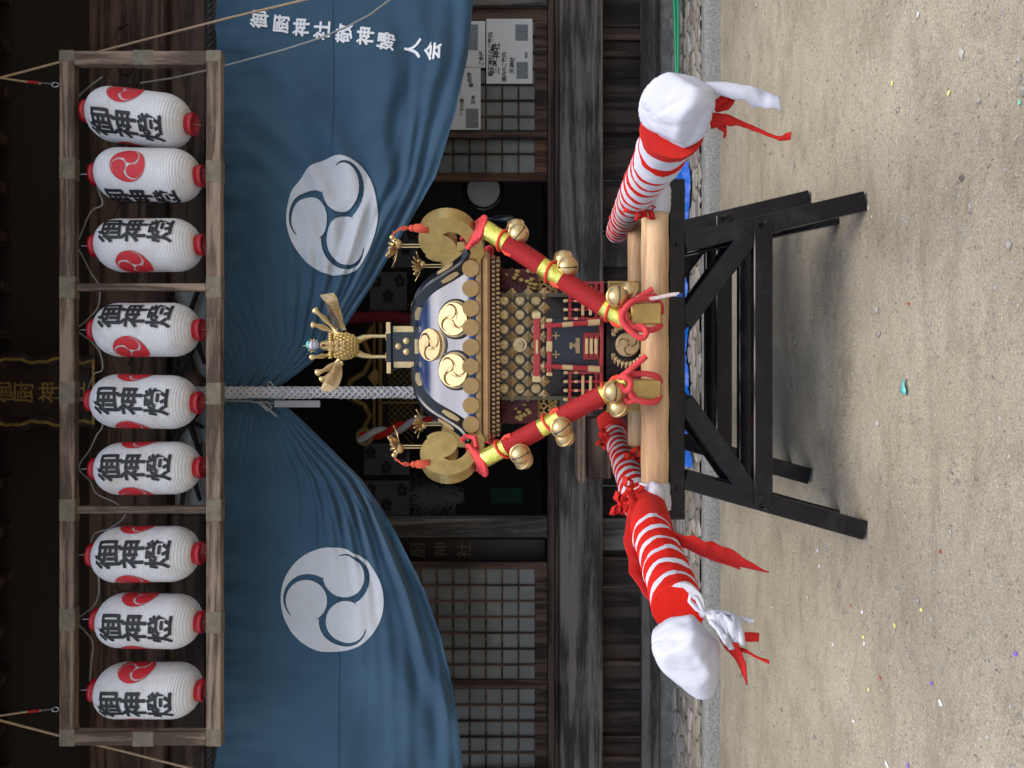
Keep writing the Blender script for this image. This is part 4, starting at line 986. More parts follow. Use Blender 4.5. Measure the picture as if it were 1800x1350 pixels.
# body
b = MB(); b.box((-.238,-.238,zl(1.086)), (.238,.238,zl(1.553)), .002); part('shrine_body', b, 'lacq')
BF = -.24
pt0 = [(885.5 + 28.3*r_, c_) for r_ in range(3) for c_ in (528.5, 553.5, 579, 606, 632, 658, 683)]
b = MB(); bb = MB(); dm = MB()
Mf = Matrix((X_, Z_, -Y_)).transposed()
def boss(mbx, q, r_): mbx.lathe([(r_,0),(r_,.004),(r_*.86,.007),(r_*.80,.005),(r_*.55,.009),(0,.012)], q, 20, True, 1, 1, Mf)
for (x, y) in pt0:
    q = L(x, y, BF-.004)
    if abs(y-606) < 3 and 900 < x < 930: boss(b, q, .036)
    else: boss(b, q, .0235)
    for pl_ in tomoe2d(.017, None, R(40)):
        b.prism([(p[0], p[1]) for p in pl_], q + Vector((0,-.0115,0)), X_, Z_, Vector((0,-1,0)), .003)
part('round_boss_panel', b, mat('pewter_gilt', (.56,.43,.24), .3, metal=.8, var=.3, vscale=40))
dm = MB()
for r_ in range(4):
    for y in (516, 541, 566, 592, 619, 645, 670, 695):
        q = L(871.5 + 28.3*r_, y, BF-.004); s_ = .0285
        dm.add([q+X_*s_, q+Z_*s_, q-X_*s_, q-Z_*s_, q-Y_*.010], [(0,1,4),(1,2,4),(2,3,4),(3,0,4)])
        for (ax_, az_) in ((1,0),(-1,0),(0,1),(0,-1)):
            dm.ball(q + X_*(ax_*.009) + Z_*(az_*.009) - Y_*.008, .0055, 6)
part('diamond_panel', dm, mat('old_gilt', (.52,.38,.18), .4, metal=.6, var=.3, vscale=40))
# corner pillars and bracket strips
for sx in (-1, 1):
    b = MB(); b.box((sx*.236-.009, -.252, zl(1.2)), (sx*.236+.009, -.236, zl(1.553)), .001); part('corner_strip', b, mat('dull_bronze', (.14,.12,.08), .4, metal=.7))
    for k in range(3):          # hanging pierced plates under the eave corners
        z_ = 1.50-.075*k; c0 = Vector((sx*(.305-.012*k), -.15, zl(z_)))
        b = MB(); ex = Vector((1, 0, 0)); q = .042
        for (ux, uz) in ((0,0),(-.5,-1),(.5,-1),(-1,-.0),(1,0),(0,-.95)):
            for tri in range(2):
                s2 = q*.52; cc = c0 + ex*ux*q + Z_*uz*q
                ring = [(s2,0),(0,s2*1.1),(-s2,0),(0,-s2*1.1)]; inn = [(p[0]*.45,p[1]*.45) for p in ring]
                for fy in (0, .004):
                    V = [cc + ex*p[0] + Z_*p[1] + Y_*fy for p in ring+inn]; b.add(V, [(i,(i+1)%4,4+(i+1)%4,4+i) for i in range(4)])
                break
        b.box((c0.x-.055, c0.y, c0.z+.018), (c0.x+.055, c0.y+.005, c0.z+.028)); part('pierced_plate', b, 'gold')
    b = MB()
    for j in range(4): b.bar(Vector((sx*(.25+.03*j), -.2, zl(1.55))), Vector((sx*(.25+.005*j), -.22, zl(1.42+.02*j))), .02, .02)
    b.box((sx*.24 if sx > 0 else -.36, -.19, zl(1.38)), (sx*.36 if sx > 0 else -.24, .19, zl(1.553))); part('bracket_cluster', b, mat('crimson_bracket', (.09,.008,.012), .5, var=.4, vscale=50))
    b = MB()
    for j in range(16):
        q = Vector((sx*(.25+.1*random.random()), -.196-.01*random.random(), zl(1.39+.15*random.random()))); b.ball(q, .011, 6, None, (1,.4,1.3))
    part('bracket_gilding', b, 'gold')
# lower storey: doors, steps, fence, torii
b = MB(); a0 = L(1060, 560, -.255); a1 = L(960, 650, -.255)
b.box((a1.x, -.258, a0.z), (a0.x, -.241, a1.z), .001); part('door_leaf', b, mat('indigo_lacquer', (.012,.02,.05), .3, coat=.3))
b = MB()
for (x, y) in ((977,590),(977,623)):
    q = L(x, y, -.26)
    for a in range(4): b.bar(q, q + Vector((math.cos(a*PI/2), 0, math.sin(a*PI/2)))*.017, .006, .003)
for (x0,x1,y0,y1) in ((1012,1019,594,621),(1001,1006,602,613)): 
    p = L(x0,y0,-.26); q = L(x1,y1,-.26); b.box((min(p.x,q.x),-.262,min(p.z,q.z)),(max(p.x,q.x),-.258,max(p.z,q.z)))
p = L(1012, 607, -.26); b.prism([(-.012,0),(.012,0),(0,.022)], p, X_, Z_, -Y_, .004); part('door_fitting', b, 'goldl')
def lbox(mb, x0, x1, y0, y1, bb_, th, bev=.001):
    p = L(x0, y0, bb_); q = L(x1, y1, bb_); return mb.box((min(p.x,q.x), bb_, min(p.z,q.z)), (max(p.x,q.x), bb_+th, max(p.z,q.z)), bev)
b = MB(); lbox(b, 1026, 1056, 585, 632, -.30, .04)
for i in range(3): lbox(b, 1028+i*9, 1034+i*9, 590, 628, -.30-.012*(i+1), .05)
stp = part('steps', b, 'redl')
for i in range(3):
    b = MB(); lbox(b, 1029+i*8.2, 1034+i*8.2, 595, 622, -.3385-.004*i, .004); part('step_plate', b, 'goldl', stp)
tor = empty('torii', (0,0,0), parent=mk)
tr = MB(); lbox(tr, 938, 950, 553, 668, -.375, .03, .004); tr.build('top_beam', M['redl'], tor, True)
for y0, y1 in ((549,560),(661,672)): tr = MB(); lbox(tr, 936.5, 951, y0, y1, -.379, .036, .003); tr.build('beam_cap', M['goldl'], tor, True)
tr = MB(); lbox(tr, 942, 946, 597, 622, -.3785, .004); tr.build('beam_plate', M['goldl'], tor, True)
tr = MB(); lbox(tr, 962, 970, 564, 657, -.37, .02, .003); tr.build('tie_beam', M['redl'], tor, True)
for y0, y1 in ((560,566),(655,661),(600,618)): tr = MB(); lbox(tr, 961, 971, y0, y1, -.373, .026, .002); tr.build('beam_cap', M['goldl'], tor, True)
for ya, yb in ((574, 565), (648, 648)):
    ya = 574 if yb == 565 else 643; yb = 566 if ya == 574 else 649
    p = L(951, ya, -.36); q = L(1054, yb, -.36)
    for f0, f1, mt, rr in ((0,.05,'goldl',.0125),(.05,.36,'redl',.0115),(.36,.54,'goldl',.0122),(.54,.8,'redl',.0125),(.8,1,'goldl',.015)):
        tr = MB(); tr.tube([p.lerp(q,f0), p.lerp(q,f1)], rr, 14); tr.build('post', M[mt], tor, True)
for sx, ys in ((1, (497, 560)), (-1, (655, 718))):
    b = MB(); g_ = MB()
    for xr in (1000, 1023, 1046): lbox(b, xr, xr+4, ys[0], ys[1], -.335, .012)
    for yv in np.linspace(ys[0], ys[1], 5): lbox(b, 992, 1056, yv-2, yv+2, -.34, .016); lbox(g_, 991, 998, yv-2.6, yv+2.6, -.343, .022); lbox(g_, 1010, 1016, yv-2.4, yv+2.4, -.3415, .004)
    for xr in (1022.5, 1036): lbox(g_, xr, xr+4.5, ys[0]+6, ys[1]-6, -.3435, .004)
    fn = part('little_fence', b, 'redl'); part('fence_fitting', g_, 'goldl', fn)
b = MB(); lbox(b, 1056, 1060, 494, 720, -.345, .6); part('red_floor_edge', b, 'redl')
# base
b = MB(); b.box((-.292,-.3,zl(.905)), (.292,.3,zl(1.077)), .004); base_ = part('base', b, 'lacq')
for sx in (-1, 1):
    b = MB(); b.box((sx*.292-(.13 if sx>0 else .003), -.304, zl(.915)), (sx*.292+(.003 if sx>0 else .13), -.30, zl(1.07)), .002); part('base_plate', b, 'gold', base_)
    b = MB(); b.box((sx*.292-(.12 if sx>0 else -.006), -.307, zl(.925)), (sx*.292+(-.006 if sx>0 else .12), -.3035, zl(1.06)), .002); part('base_plate', b, 'goldm', base_)
q = L(1103, 606, -.302); dome_crest(q, Vector((0,-1,0)), .056, R(75), base_)
for sg in (-1, 1):
    b = MB()
    for j in range(9):
        a_ = R(25+j*14)*1.0; rr = .083; c_ = q + Vector((sg*rr*math.sin(a_+.15)*1.05, -.004, rr*.92*math.cos(a_+.15)))
        b.ball(c_, .0125, 8, None, (1,.5,1.0)); b.ball(c_ + Vector((sg*.012, 0, .006)), .008, 8, None, (1.6,.5,.6))
    part('leaf_relief', b, 'goldl', base_)
# square beams with gilt ends
for ya in (551, 686):
    p = L(1136, ya, -.66)
    b = MB(); b.box((p.x-.041, -.62, p.z-.062), (p.x+.041, .7, p.z+.062), .004); bm_ = part('carrying_beam', b, 'redl')
    b = MB(); b.box((p.x-.0435, -.66, p.z-.0605), (p.x+.0435, -.612, p.z+.0605), .004); part('beam_end_cap', b, 'gold', bm_)
# cross poles (left to right)
def WT(x, y, d): return Wl(P(x, y, d))
p = WT(1151, 335, 3.16); q = WT(1151, 885, 3.16)
b = MB(); b.tube([p.lerp(q, i/30) for i in range(31)], [.0585+.0015*math.sin(i*1.3) for i in range(31)], 28); cp = part('cross_pole', b, 'pole')
b = MB(); b.tube([WT(1151,330,3.15).lerp(WT(1150,376,3.15), i/8) for i in range(9)], [.066,.070,.069,.071,.068,.069,.067,.066,.063], 24, True, True, lambda Ln, a: 1+.02*math.sin(a*5+Ln*60)); part('cloth_wrap', b, 'whitec', cp)
b = MB(); b.tube([WT(1150,848,3.15).lerp(WT(1150,895,3.15), i/8) for i in range(9)], [.062,.066,.068,.066,.07,.069,.071,.07,.07], 24, True, True, lambda Ln, a: 1+.02*math.sin(a*5+Ln*60)); part('cloth_wrap', b, 'whitec', cp)
p = WT(1122, 370, 3.95); q = WT(1122, 830, 3.95)
b = MB(); b.tube([p.lerp(q, i/20) for i in range(21)], .056, 24); part('cross_pole', b, 'pole')
# long poles wrapped in red and white cloth
M['stR'] = stripes('white_cloth_red_band', (.62,.014,.008), (.62,.62,.68), .155, .40, 1)
M['stL'] = stripes('red_cloth_white_band', (.62,.62,.68), (.62,.014,.008), .125, .30, -1)
M['stL2'] = stripes('red_white_even_band', (.62,.62,.68), (.62,.014,.008), .115, .46, -1)
def lump(Ln, a): return 1 + .03*math.sin(Ln*85) + .018*math.sin(a*3+Ln*20) + .012*math.sin(a*7-Ln*33)
def pathr(pts, n=40):
    out = []
    for i in range(n+1):
        q = i/n*(len(pts)-1); k = min(int(q), len(pts)-2); f = q-k; a = pts[k]; b_ = pts[k+1]; out.append([a[j]*(1-f)+b_[j]*f for j in range(4)])
    return out
def striped_pole(keys, mt, name='carrying_pole'):
    kk = pathr(keys, 60); b = MB(); b.tube([WT(k[0], k[1], k[2]) for k in kk], [k[3] for k in kk], 26, True, True, lump); return b.build(name, M[mt], mk, True)
rp_ = striped_pole([(1183,222,1.98,.078),(1158,278,2.3,.077),(1126,330,2.9,.076),(1108,362,3.4,.072),(1095,388,4.0,.071),(1085,408,4.6,.07)], 'stR')
lp_ = striped_pole([(1193,1070,2.08,.073),(1172,1005,2.4,.076),(1146,940,2.8,.076),(1137,905,3.05,.078)], 'stL')
lp2 = striped_pole([(1137,905,3.05,.079),(1118,865,3.3,.072),(1098,815,3.8,.067),(1082,768,4.4,.067),(1078,750,4.7,.062)], 'stL2')
def shroud(x, y, d, r, sc_, fn, parent, name='end_bag', mt='whitec', Mx=None):
    b = MB(); b.ball(WT(x, y, d), r, 60, fn, sc_, Mx); return b.build(name, M[mt], parent, True)
def crease(q, s=0):
    n1 = noise.noise(q*2.2+Vector((s,0,0))); n2 = abs(noise.noise(Vector((q.x*4+s, q.y*4, q.z*4))))
    n3 = abs(noise.noise(Vector((q.x*2.5+s*2, q.y*7, q.z*2.5+3)))); T = Vector((.15,-.25,-1)).normalized(); e1 = T.orthogonal().normalized(); e2 = T.cross(e1); po = math.acos(max(-1,min(1,q.dot(T)))); an = math.atan2(q.dot(e2), q.dot(e1))
    fo = noise.noise(Vector((math.cos(an)*2.6+s, math.sin(an)*2.6, po*.55))); fo2 = noise.noise(Vector((math.cos(an)*6+s, math.sin(an)*6, po*.9+4)))
    k_ = (max(0,1-abs(fo)*7)*-.06 + max(0,1-abs(fo2)*6)*-.03)*min(1, 2.2*math.sin(po)+.15)
    m1 = noise.noise(q*1.1+Vector((s,5,0))); m2 = abs(noise.noise(q*1.5+Vector((s,2,7)))); m3 = abs(noise.noise(Vector((q.x*1.3+s, q.y*2.6, q.z*1.0+3))))
    rr_ = random.Random(int(s*7)); mn = 0
    for _ in range(15):
        nv = Vector((rr_.gauss(0,1), rr_.gauss(0,1), rr_.gauss(0,1))).normalized(); dd_ = q.dot(nv)
        if dd_ > .15: mn += (dd_/(.84+.12*rr_.random()))**38
        else: rr_.random()
    fac = 1.0/max(.86, mn**(1/38)) if mn > 0 else 1.1
    fac = min(1.13, fac); k_ *= .75
    return fac + .03*m1 + k_ - .03*max(0,1-m3*10)
shroud(1191, 192, 1.94, .089, (.98,1.1,1.0), lambda q: crease(q, 1), rp_)
b = MB(); b.tube([WT(1196,236,2.03), WT(1180,240,2.03)], .08, 6) if False else None
# right red band behind bag
b = MB(); pA = WT(1184,222,1.98); pB = WT(1178,236,2.04); b.tube([pA, pA.lerp(pB,.5), pB], [.086,.085,.082], 28, True, True, lump); b.build('band', M['redc'], rp_, True)
def catm(pts, n=6):
    out = []
    for i in range(len(pts)-1):
        p0 = pts[max(i-1,0)]; p1 = pts[i]; p2 = pts[i+1]; p3 = pts[min(i+2,len(pts)-1)]
        for k in range(n):
            q = k/n; out.append(tuple(.5*((2*p1[j])+(-p0[j]+p2[j])*q+(2*p0[j]-5*p1[j]+4*p2[j]-p3[j])*q*q+(-p0[j]+3*p1[j]-3*p2[j]+p3[j])*q**3) for j in range(3)))
    return out + [pts[-1]]
def ribbon(pts, wds, mt, parent, name='ribbon', th=.004):
    b = MB(); K = catm([tuple(p) for p in pts], 6); n = len(K); V = []; W3 = []
    for i, p in enumerate(K):
        q = i/(n-1)*(len(wds)-1); k = min(int(q), len(wds)-2); w_ = Vector(wds[k]).lerp(Vector(wds[k+1]), q-k)
        nn = noise.noise(Vector((i*.35, len(pts), pts[0][0]*.1))); n2 = noise.noise(Vector((i*.28, 3, pts[0][1]*.1)))
        V.append(WT(*p) + Vector((.4*nn, .9*n2, .2*nn))*w_.length*.55); W3.append(w_*(1+.35*n2) + Vector((0, w_.length*.5*nn, 0)))
    b.strip(V, W3, th); return b.build(name, M[mt], parent, True)
# tails on the right pole
ribbon([(1240,152,1.95),(1280,158,1.93),(1320,168,1.92),(1350,176,1.92),(1372,182,1.92)], [(.012,0,0),(.020,.004,0),(.022,-.006,.004),(.021,.005,0),(.018,0,.004)], 'whitec', rp_)
ribbon([(1250,190,1.98),(1268,176,1.96),(1284,166,1.96),(1289,172,1.96),(1276,186,1.97),(1256,192,1.98)], [(.008,0,.004),(.010,0,.006),(.008,0,.008),(.008,0,.004),(.010,0,.006),(.008,0,.004)], 'redc', rp_)
ribbon([(1248,212,1.98),(1275,210,1.97),(1300,216,1.97),(1330,228,1.97),(1360,240,1.97),(1372,243,1.97),(1390,238,1.97)], [(.018,0,.004),(.016,0,.004),(.007,0,0),(.006,0,0),(.004,0,0),(.006,0,0),(.011,0,0)], 'redc', rp_)
ribbon([(1262,216,1.98),(1276,228,1.98),(1272,238,1.98)], [(.012,0,0),(.014,0,0),(.006,0,0)], 'redc', rp_)
# bow knots along the poles
def bow(x, y, d, s_, parent, mt='redc', seed=0):
    rr = random.Random(seed); b = MB(); c_ = WT(x, y, d)
    for k in range(4):
        a = k*1.6 + rr.random(); Lx = s_*(.7+.6*rr.random()); dv = Vector((math.cos(a), -.25, math.sin(a)*.8))
        sd_ = Vector((-math.sin(a), .2, math.cos(a)))*s_*.28
        b.strip([c_, c_+dv*Lx*.5+sd_, c_+dv*Lx, c_+dv*Lx*.5-sd_, c_], [Vector((.0,.0,s_*.12)), Vector((0,.01,s_*.16)), Vector((.0,.01,s_*.14)), Vector((0,0,s_*.14)), Vector((0,0,s_*.1))], .004)
    b.ball(c_, s_*.22, 10, lambda q: 1+.2*noise.noise(q*3)); return b.build('bow', M[mt], parent, True)
bow(1118, 362, 3.05, .06, rp_, seed=3); bow(1132, 368, 3.1, .05, rp_, seed=5); bow(1086, 380, 3.9, .05, rp_, seed=8); bow(1104, 392, 3.95, .05, rp_, seed=9)
# left pole: bag, band, scarf and ties
def tipfn(q):
    d_ = q.dot(Vector((-.93,-.05,-.38)).normalized()); an = noise.noise(q*2.2+Vector((3,1,9))); return crease(q, 4)*(.97 + .30*max(0, d_)**3 + .42*max(0, d_)**14 + .03*an)
shroud(1204, 1134, 1.98, .081, (1,1.1,1.0), tipfn, lp_)
ribbon([(1110,870,2.98),(1120,905,2.92),(1116,950,2.8),(1120,1000,2.6),(1140,1040,2.4),(1160,1070,2.2)], [(.012,0,.02),(.02,0,.03),(.012,0,.04),(.008,0,.03),(.008,0,.028),(.004,0,.01)], 'redc', lp_, 'scarf')
b = MB(); b.tube([WT(1134,888,3.12), WT(1138,908,3.0), WT(1143,926,2.9), WT(1147,940,2.82)], [.083,.088,.086,.08], 28, True, True, lump); b.build('band', M['redc'], lp_, True)
ribbon([(1178,945,2.7),(1195,950,2.65),(1225,958,2.6),(1260,968,2.58),(1300,985,2.55),(1346,1004,2.52)], [(.010,0,.01),(.022,.004,.006),(.028,0,.004),(.026,.006,.004),(.022,0,.006),(.004,0,.012)], 'redc', lp_)
ribbon([(1172,940,2.72),(1200,956,2.68),(1235,974,2.66),(1262,984,2.64),(1300,998,2.6)], [(.008,0,.01),(.010,0,.004),(.012,0,.004),(.010,0,.004),(.006,0,.004)], 'redc', lp_)
ribbon([(1270,1130,2.0),(1290,1140,1.98),(1302,1160,1.96),(1312,1186,1.95)], [(.018,0,.01),(.03,.003,.004),(.034,.0,.004),(.028,.0,.002)], 'redc', lp_, 'scarf')
ribbon([(1270,1112,2.0),(1300,1119,1.98),(1334,1120,1.97)], [(.010,0,0),(.012,0,0),(.012,0,0)], 'redc', lp_)
ribbon([(1290,1140,2.0),(1310,1144,1.97),(1330,1155,1.96),(1352,1164,1.96)], [(.006,0,0),(.005,0,0),(.003,0,0),(.005,0,0)], 'redc', lp_)
ribbon([(1246,1086,1.93),(1262,1094,1.92),(1282,1104,1.92),(1300,1108,1.92),(1306,1116,1.93)], [(.006,0,.004),(.022,.006,.006),(.034,-.004,.008),(.036,.006,.006),(.026,0,.004)], 'whitec', lp_, 'cloth_knot', .012)
ribbon([(1250,1092,1.92),(1262,1108,1.91),(1276,1124,1.92),(1284,1130,1.93)], [(.006,0,.004),(.018,.006,.006),(.024,-.004,.010),(.014,.006,.006)], 'whitec', lp_, 'cloth_knot', .012)
b = MB(); b.tube([WT(x,y,1.94) for x,y in ((1240,1078),(1225,1070),(1212,1056),(1213,1046),(1224,1050),(1230,1062),(1236,1078),(1250,1076),(1275,1078),(1300,1086),(1324,1092))], [.006,.007,.006,.006,.006,.007,.008,.007,.006,.005,.006], 8); b.build('tie', M['whitec'], lp_, True)
b = MB(); b.ball(WT(1148,868,3.08), .055, 30, lambda q: crease(q,12), (1,1,.8)); b.build('cloth_wrap', M['whitec'], lp2, True)
bow(1108, 860, 3.05, .06, lp2, seed=11); bow(1090, 886, 3.0, .05, lp2, seed=13); bow(1112, 806, 3.65, .07, lp2, seed=15); bow(1062, 775, 4.25, .07, lp2, seed=18)
b = MB(); b.tube([WT(1068,742,4.72), WT(1078,752,4.62), WT(1080,764,4.5)], [.06,.083,.078], 20, True, True, lump); b.build('band', M['redc'], lp2, True)
b = MB(); b.ball(WT(1066,740,4.72), .07, 24, lambda q: crease(q,15), (.9,.8,.9)); b.build('end_cover', M['redc'], lp2, True)

# struts wound with red thread, between corner scrolls and beam ends
def hexa(p, q, f): return p.lerp(q, f)
bell_me = None
bl = MB(); br_ = .0415
def bellprof():
    pr_ = []
    for i in range(25):
        th = PI*i/24; pr_.append((br_*math.sin(th), br_*math.cos(th)))
    return pr_
bl.lathe(bellprof(), (0,0,0), 32); bl.lathe([(br_*.99,-.005),(br_*1.08,-.003),(br_*1.08,.003),(br_*.99,.005)], (0,0,0), 32)
bl.tube([(0,0,br_*.98),(0,0,br_*1.2)], .004, 8)
bell_me = bl.mesh('bell', M['brass'])
sl = MB(); pts_ = []
for i in range(13):
    a = R(-52+104*i/12); rr = br_*1.012; pts_.append((rr*math.sin(a), 0, -rr*math.cos(a)))
sl.tube(pts_, .0022, 6)
for p_ in (pts_[0], pts_[-1]): sl.ball(p_, .0052, 8)
slot_me = sl.mesh('slot', M['black'])
def place_bell(pl, d, ux, parent=mk):
    o_ = bpy.data.objects.new('bell', bell_me); C.objects.link(o_); o_.parent = parent; o_.location = pl
    o_.rotation_euler = ux
    s_ = bpy.data.objects.new('slot', slot_me); C.objects.link(s_); s_.parent = o_
    return o_
for side, (pt, pe) in ((1, ((852,402,-.515), (1102,566,-.635))), (-1, ((852,806,-.515), (1100,672,-.635)))):
    p = L(*pt); q = L(*pe); Lg = (q-p).length; ax = (q-p).normalized()
    secs = [(0, .155, 'foil'), (.155, .405, 'cord'), (.405, .545, 'foil'), (.545, .835, 'cord'), (.835, 1.0, 'foil')]
    st = empty('corner_strut', (0,0,0), parent=mk)
    for f0, f1, mt in secs:
        b = MB(); n = max(3, int((f1-f0)*Lg/.0021)) if mt == 'cord' else 14
        rr = [(.0395+.0026*(i % 4 in (1,2))) if mt == 'cord' else .0385 for i in range(n+1)]
        b.tube([p.lerp(q, f0+(f1-f0)*i/n) for i in range(n+1)], rr, 22, True, mt != 'x', (lambda Ln, a: 1+.02*math.sin(a*6+Ln*50)*(math.sin(Ln*90))) if mt == 'foil' else None)
        b.build('gold_foil_sleeve' if mt == 'foil' else 'red_thread_winding', M[mt], st, True)
    e1 = ax.orthogonal().normalized(); e2 = ax.cross(e1)
    for fr_ in (.13, .47, .885):
        c_ = p.lerp(q, fr_); b = MB(); b.tube([c_ + ax*(.012*math.sin(a)) + e1*(.043*math.cos(a)) + e2*(.043*math.sin(a)) for a in np.linspace(0, 2*PI, 24)], .0062, 8, False)
        inn = Vector((-side, -.4, 0)).normalized()
        b.tube([c_ + inn*.045, c_ + inn*.06 - Z_*.012, c_ + inn*.065 - Z_*.035], [.006,.008,.012], 7); b.build('bell_cord', M['cord'] if False else mat('orange_red_cord', (.68,.05,.02), .7), st, True)
for side, lst in ((1, [(911,411,3.07,'a'),(907,402,3.12,'b'),(997,469,3.03,'c'),(990,457,3.08,'d'),(1084,521,2.96,'e'),(1106,512,3.02,'f')]), (-1, [(914,798,3.07,'g'),(920,808,3.12,'h'),(986,751,3.03,'i'),(993,768,3.08,'j'),(1078,688,2.96,'k'),(1087,716,3.02,'l')])):
    for (x, y, d, _) in lst:
        front = _ in 'acegik'; rz = {'a': R(40), 'c': R(88), 'e': R(2), 'g': R(65), 'i': R(55), 'k': R(0)}.get(_, 0)
        mrt = Matrix.Rotation(R(-84 if front else -30), 4, 'X')
        # slot faces the viewer: bell pole tilted forward, slot turned about the view axis
        mrt = Matrix.Rotation(rz, 4, 'Y') @ Matrix.Rotation(R(-80), 4, 'X') if front else Matrix.Rotation(R(35), 4, 'Y') @ Matrix.Rotation(R(35), 4, 'X')
        place_bell(WT(x, y, d), d, mrt.to_euler())
# heavy red rope knots at the beam ends
knots = [[(1105,532,3.02),(1120,526,2.97),(1145,526,2.98),(1160,535,3.02),(1162,550,3.06)], [(1162,572,3.0),(1145,580,2.96),(1115,576,2.94),(1098,565,2.95),(1092,545,2.98),(1098,532,3.0),(1115,524,3.0)],
         [(1152,520,3.0),(1135,525,2.97),(1112,530,2.94),(1095,548,2.93),(1093,562,2.93),(1100,574,2.93),(1118,590,2.93),(1130,594,2.93),(1136,584,2.93),(1128,574,2.94),(1108,576,2.95)], [(1147,508,2.98),(1138,514,2.98),(1120,524,2.98),(1104,532,2.98)],
         [(1104,532,2.96),(1098,545,2.94),(1102,562,2.94),(1110,574,2.95)]]
knotsL = [[(1100,664,2.97),(1112,658,2.96),(1135,657,2.96),(1155,662,2.98),(1160,672,3.02)], [(1136,626,2.93),(1118,641,2.93),(1102,655,2.93),(1090,664,2.95)], [(1090,664,2.95),(1098,662,2.92),(1108,670,2.92),(1106,684,2.93),(1096,686,2.94),(1090,676,2.94)],
          [(1106,684,2.94),(1112,698,2.95),(1130,706,2.96),(1152,706,2.98),(1160,696,3.02)], [(1098,698,2.98),(1106,706,2.98),(1116,700,2.96),(1108,690,2.95)]]
for lst in (knots, knotsL):
    b = MB()
    for kx in lst: b.tube([WT(*p) for p in catm(kx)], .0125, 10)
    part('beam_knot', b, 'rope')
b = MB()
for ph in (0, PI):
    pts = []
    for i in range(60):
        q = i/59; c_ = WT(1118+75*q, 523-3*q+3*math.sin(q*5), 2.97); pts.append(c_ + Vector((.004*math.cos(q*60+ph), .004*math.sin(q*60+ph), 0)))
    b.tube(pts, .0052, 6)
part('twisted_cord', b, 'pink')
b = MB(); b.tube([WT(1189,519,2.97), WT(1199,519,2.97)], .0085, 8); part('cord_tip', b, mat('blue_tape', (.01,.05,.3), .4))

# phoenix
ph = empty('phoenix', (0,0,0), parent=mk); PB = -.02
def pp_(x, y, b_=PB): return L(x, y, b_)
bc = pp_(605, 608)
b = MB(); b.ball(bc, .062, 32, lambda q: 1+.05*abs(math.sin(q.z*14))*abs(math.sin(math.atan2(q.y,q.x)*7+(int((q.z+1)*4.5)%2)*PI/2))*1.3, (.98,.9,1.15)); b.build('body', M['gold'], ph, True)
b = MB()
for j in range(9):            # overlapping body feathers
    for i in range(9):
        th = R(50+13*j); a = PI + (i-4)*.33 + (.16 if j % 2 else 0); q = Vector((math.sin(th)*math.sin(a)*.062, math.sin(th)*math.cos(a)*.056, math.cos(th)*.072)); nn = q.normalized()
        b.ball(bc+q, .0105, 8, None, (1,.5,1.1))
b.build('breast_feathers', M['gold'], ph, True)
b = MB()
for r_ in range(2):
    for c_ in range(3):
        q = pp_(583+c_*9.5, 603+r_*10, -.085); b.tube([q + Vector((.010*math.cos(a)*(1-a/14), -.002, .010*math.sin(a)*(1-a/14))) for a in np.linspace(0, 9, 24)], .0026, 6)
b.build('breast_curls', M['goldl'], ph, True)
b = MB(); b.tube([pp_(598,608,-.02), pp_(585,607,-.05), pp_(575,607,-.06), pp_(565,607,-.06)], [.05,.036,.026,.02], 18); 
for j in range(10): q = pp_(586, 588+j*4.4, -.07); b.strip([q, q+Z_*.012-Y_*.008, q+Z_*.026-Y_*.002+X_*.006*(1 if j<5 else -1)], [X_*.007, X_*.008, X_*.001], .003)
b.build('neck', M['gold'], ph, True)
b = MB(); b.ball(pp_(552,607,-.07), .022, 18, None, (1,1.2,1.25)); b.build('head', mat('painted_head', (.25,.3,.45), .35, col2=(.6,.6,.6), vscale=70), ph, True)
b = MB(); b.ball(pp_(543,606,-.065), .019, 14, None, (1.05,1.2,.7)); b.build('cap_plume', M['teal'], ph, True)
b = MB(); b.ball(pp_(549,607,-.08), .0205, 14, None, (1.1,1.1,.35)); b.build('cheek_band', M['whitec'], ph, True)
b = MB(); b.lathe([(.007,0),(.006,-.01),(.0,-.03)], pp_(566,607,-.10), 10, True, 1, 1.4); b.build('beak', mat('dark_red_beak', (.15,.03,.02), .4), ph, True)
b = MB(); 
for j in range(9):
    a = R(-70+17.5*j*1.6); q = pp_(551,608,-.055); b.ball(q + Vector((.031*math.sin(a), 0, .029*math.cos(a))), .0042, 8)
b.tube([pp_(551,608,-.055)+Vector((.026*math.sin(a), 0, .025*math.cos(a))) for a in np.linspace(-1.9, 1.9, 22)], .0024, 6); b.tube([pp_(540,608,-.06), pp_(531,608,-.06)], [.003,.001], 6)
b.build('crown', M['brass'], ph, True)
for y in (591, 627):
    b = MB(); b.tube([pp_(625, 601 if y < 600 else 619, 0), pp_(640, y+2 if y < 600 else y-2, 0), pp_(655, y, 0), pp_(678, y, 0), pp_(681, y, 0)], [.022,.014,.009,.0085,.012], 12)
    q = pp_(681, y, 0)
    for a in (-.6, 0, .6): b.tube([q+Z_*.004, q+Vector((.03*math.sin(a), -.03*math.cos(a), .003))], [.005,.003], 6)
    b.build('leg', M['brass'], ph, True)
wing_px = [(-1, [(602,581),(598,565),(590,548),(583,537),(573,528),(568,520),(578,518),(592,516),(598,525),(600,540),(604,552),(606,566),(610,580)]),
           (1,  [(600,636),(604,650),(604,662),(600,675),(594,684),(586,687),(572,686),(568,684),(572,672),(578,660),(586,648),(592,636)])]
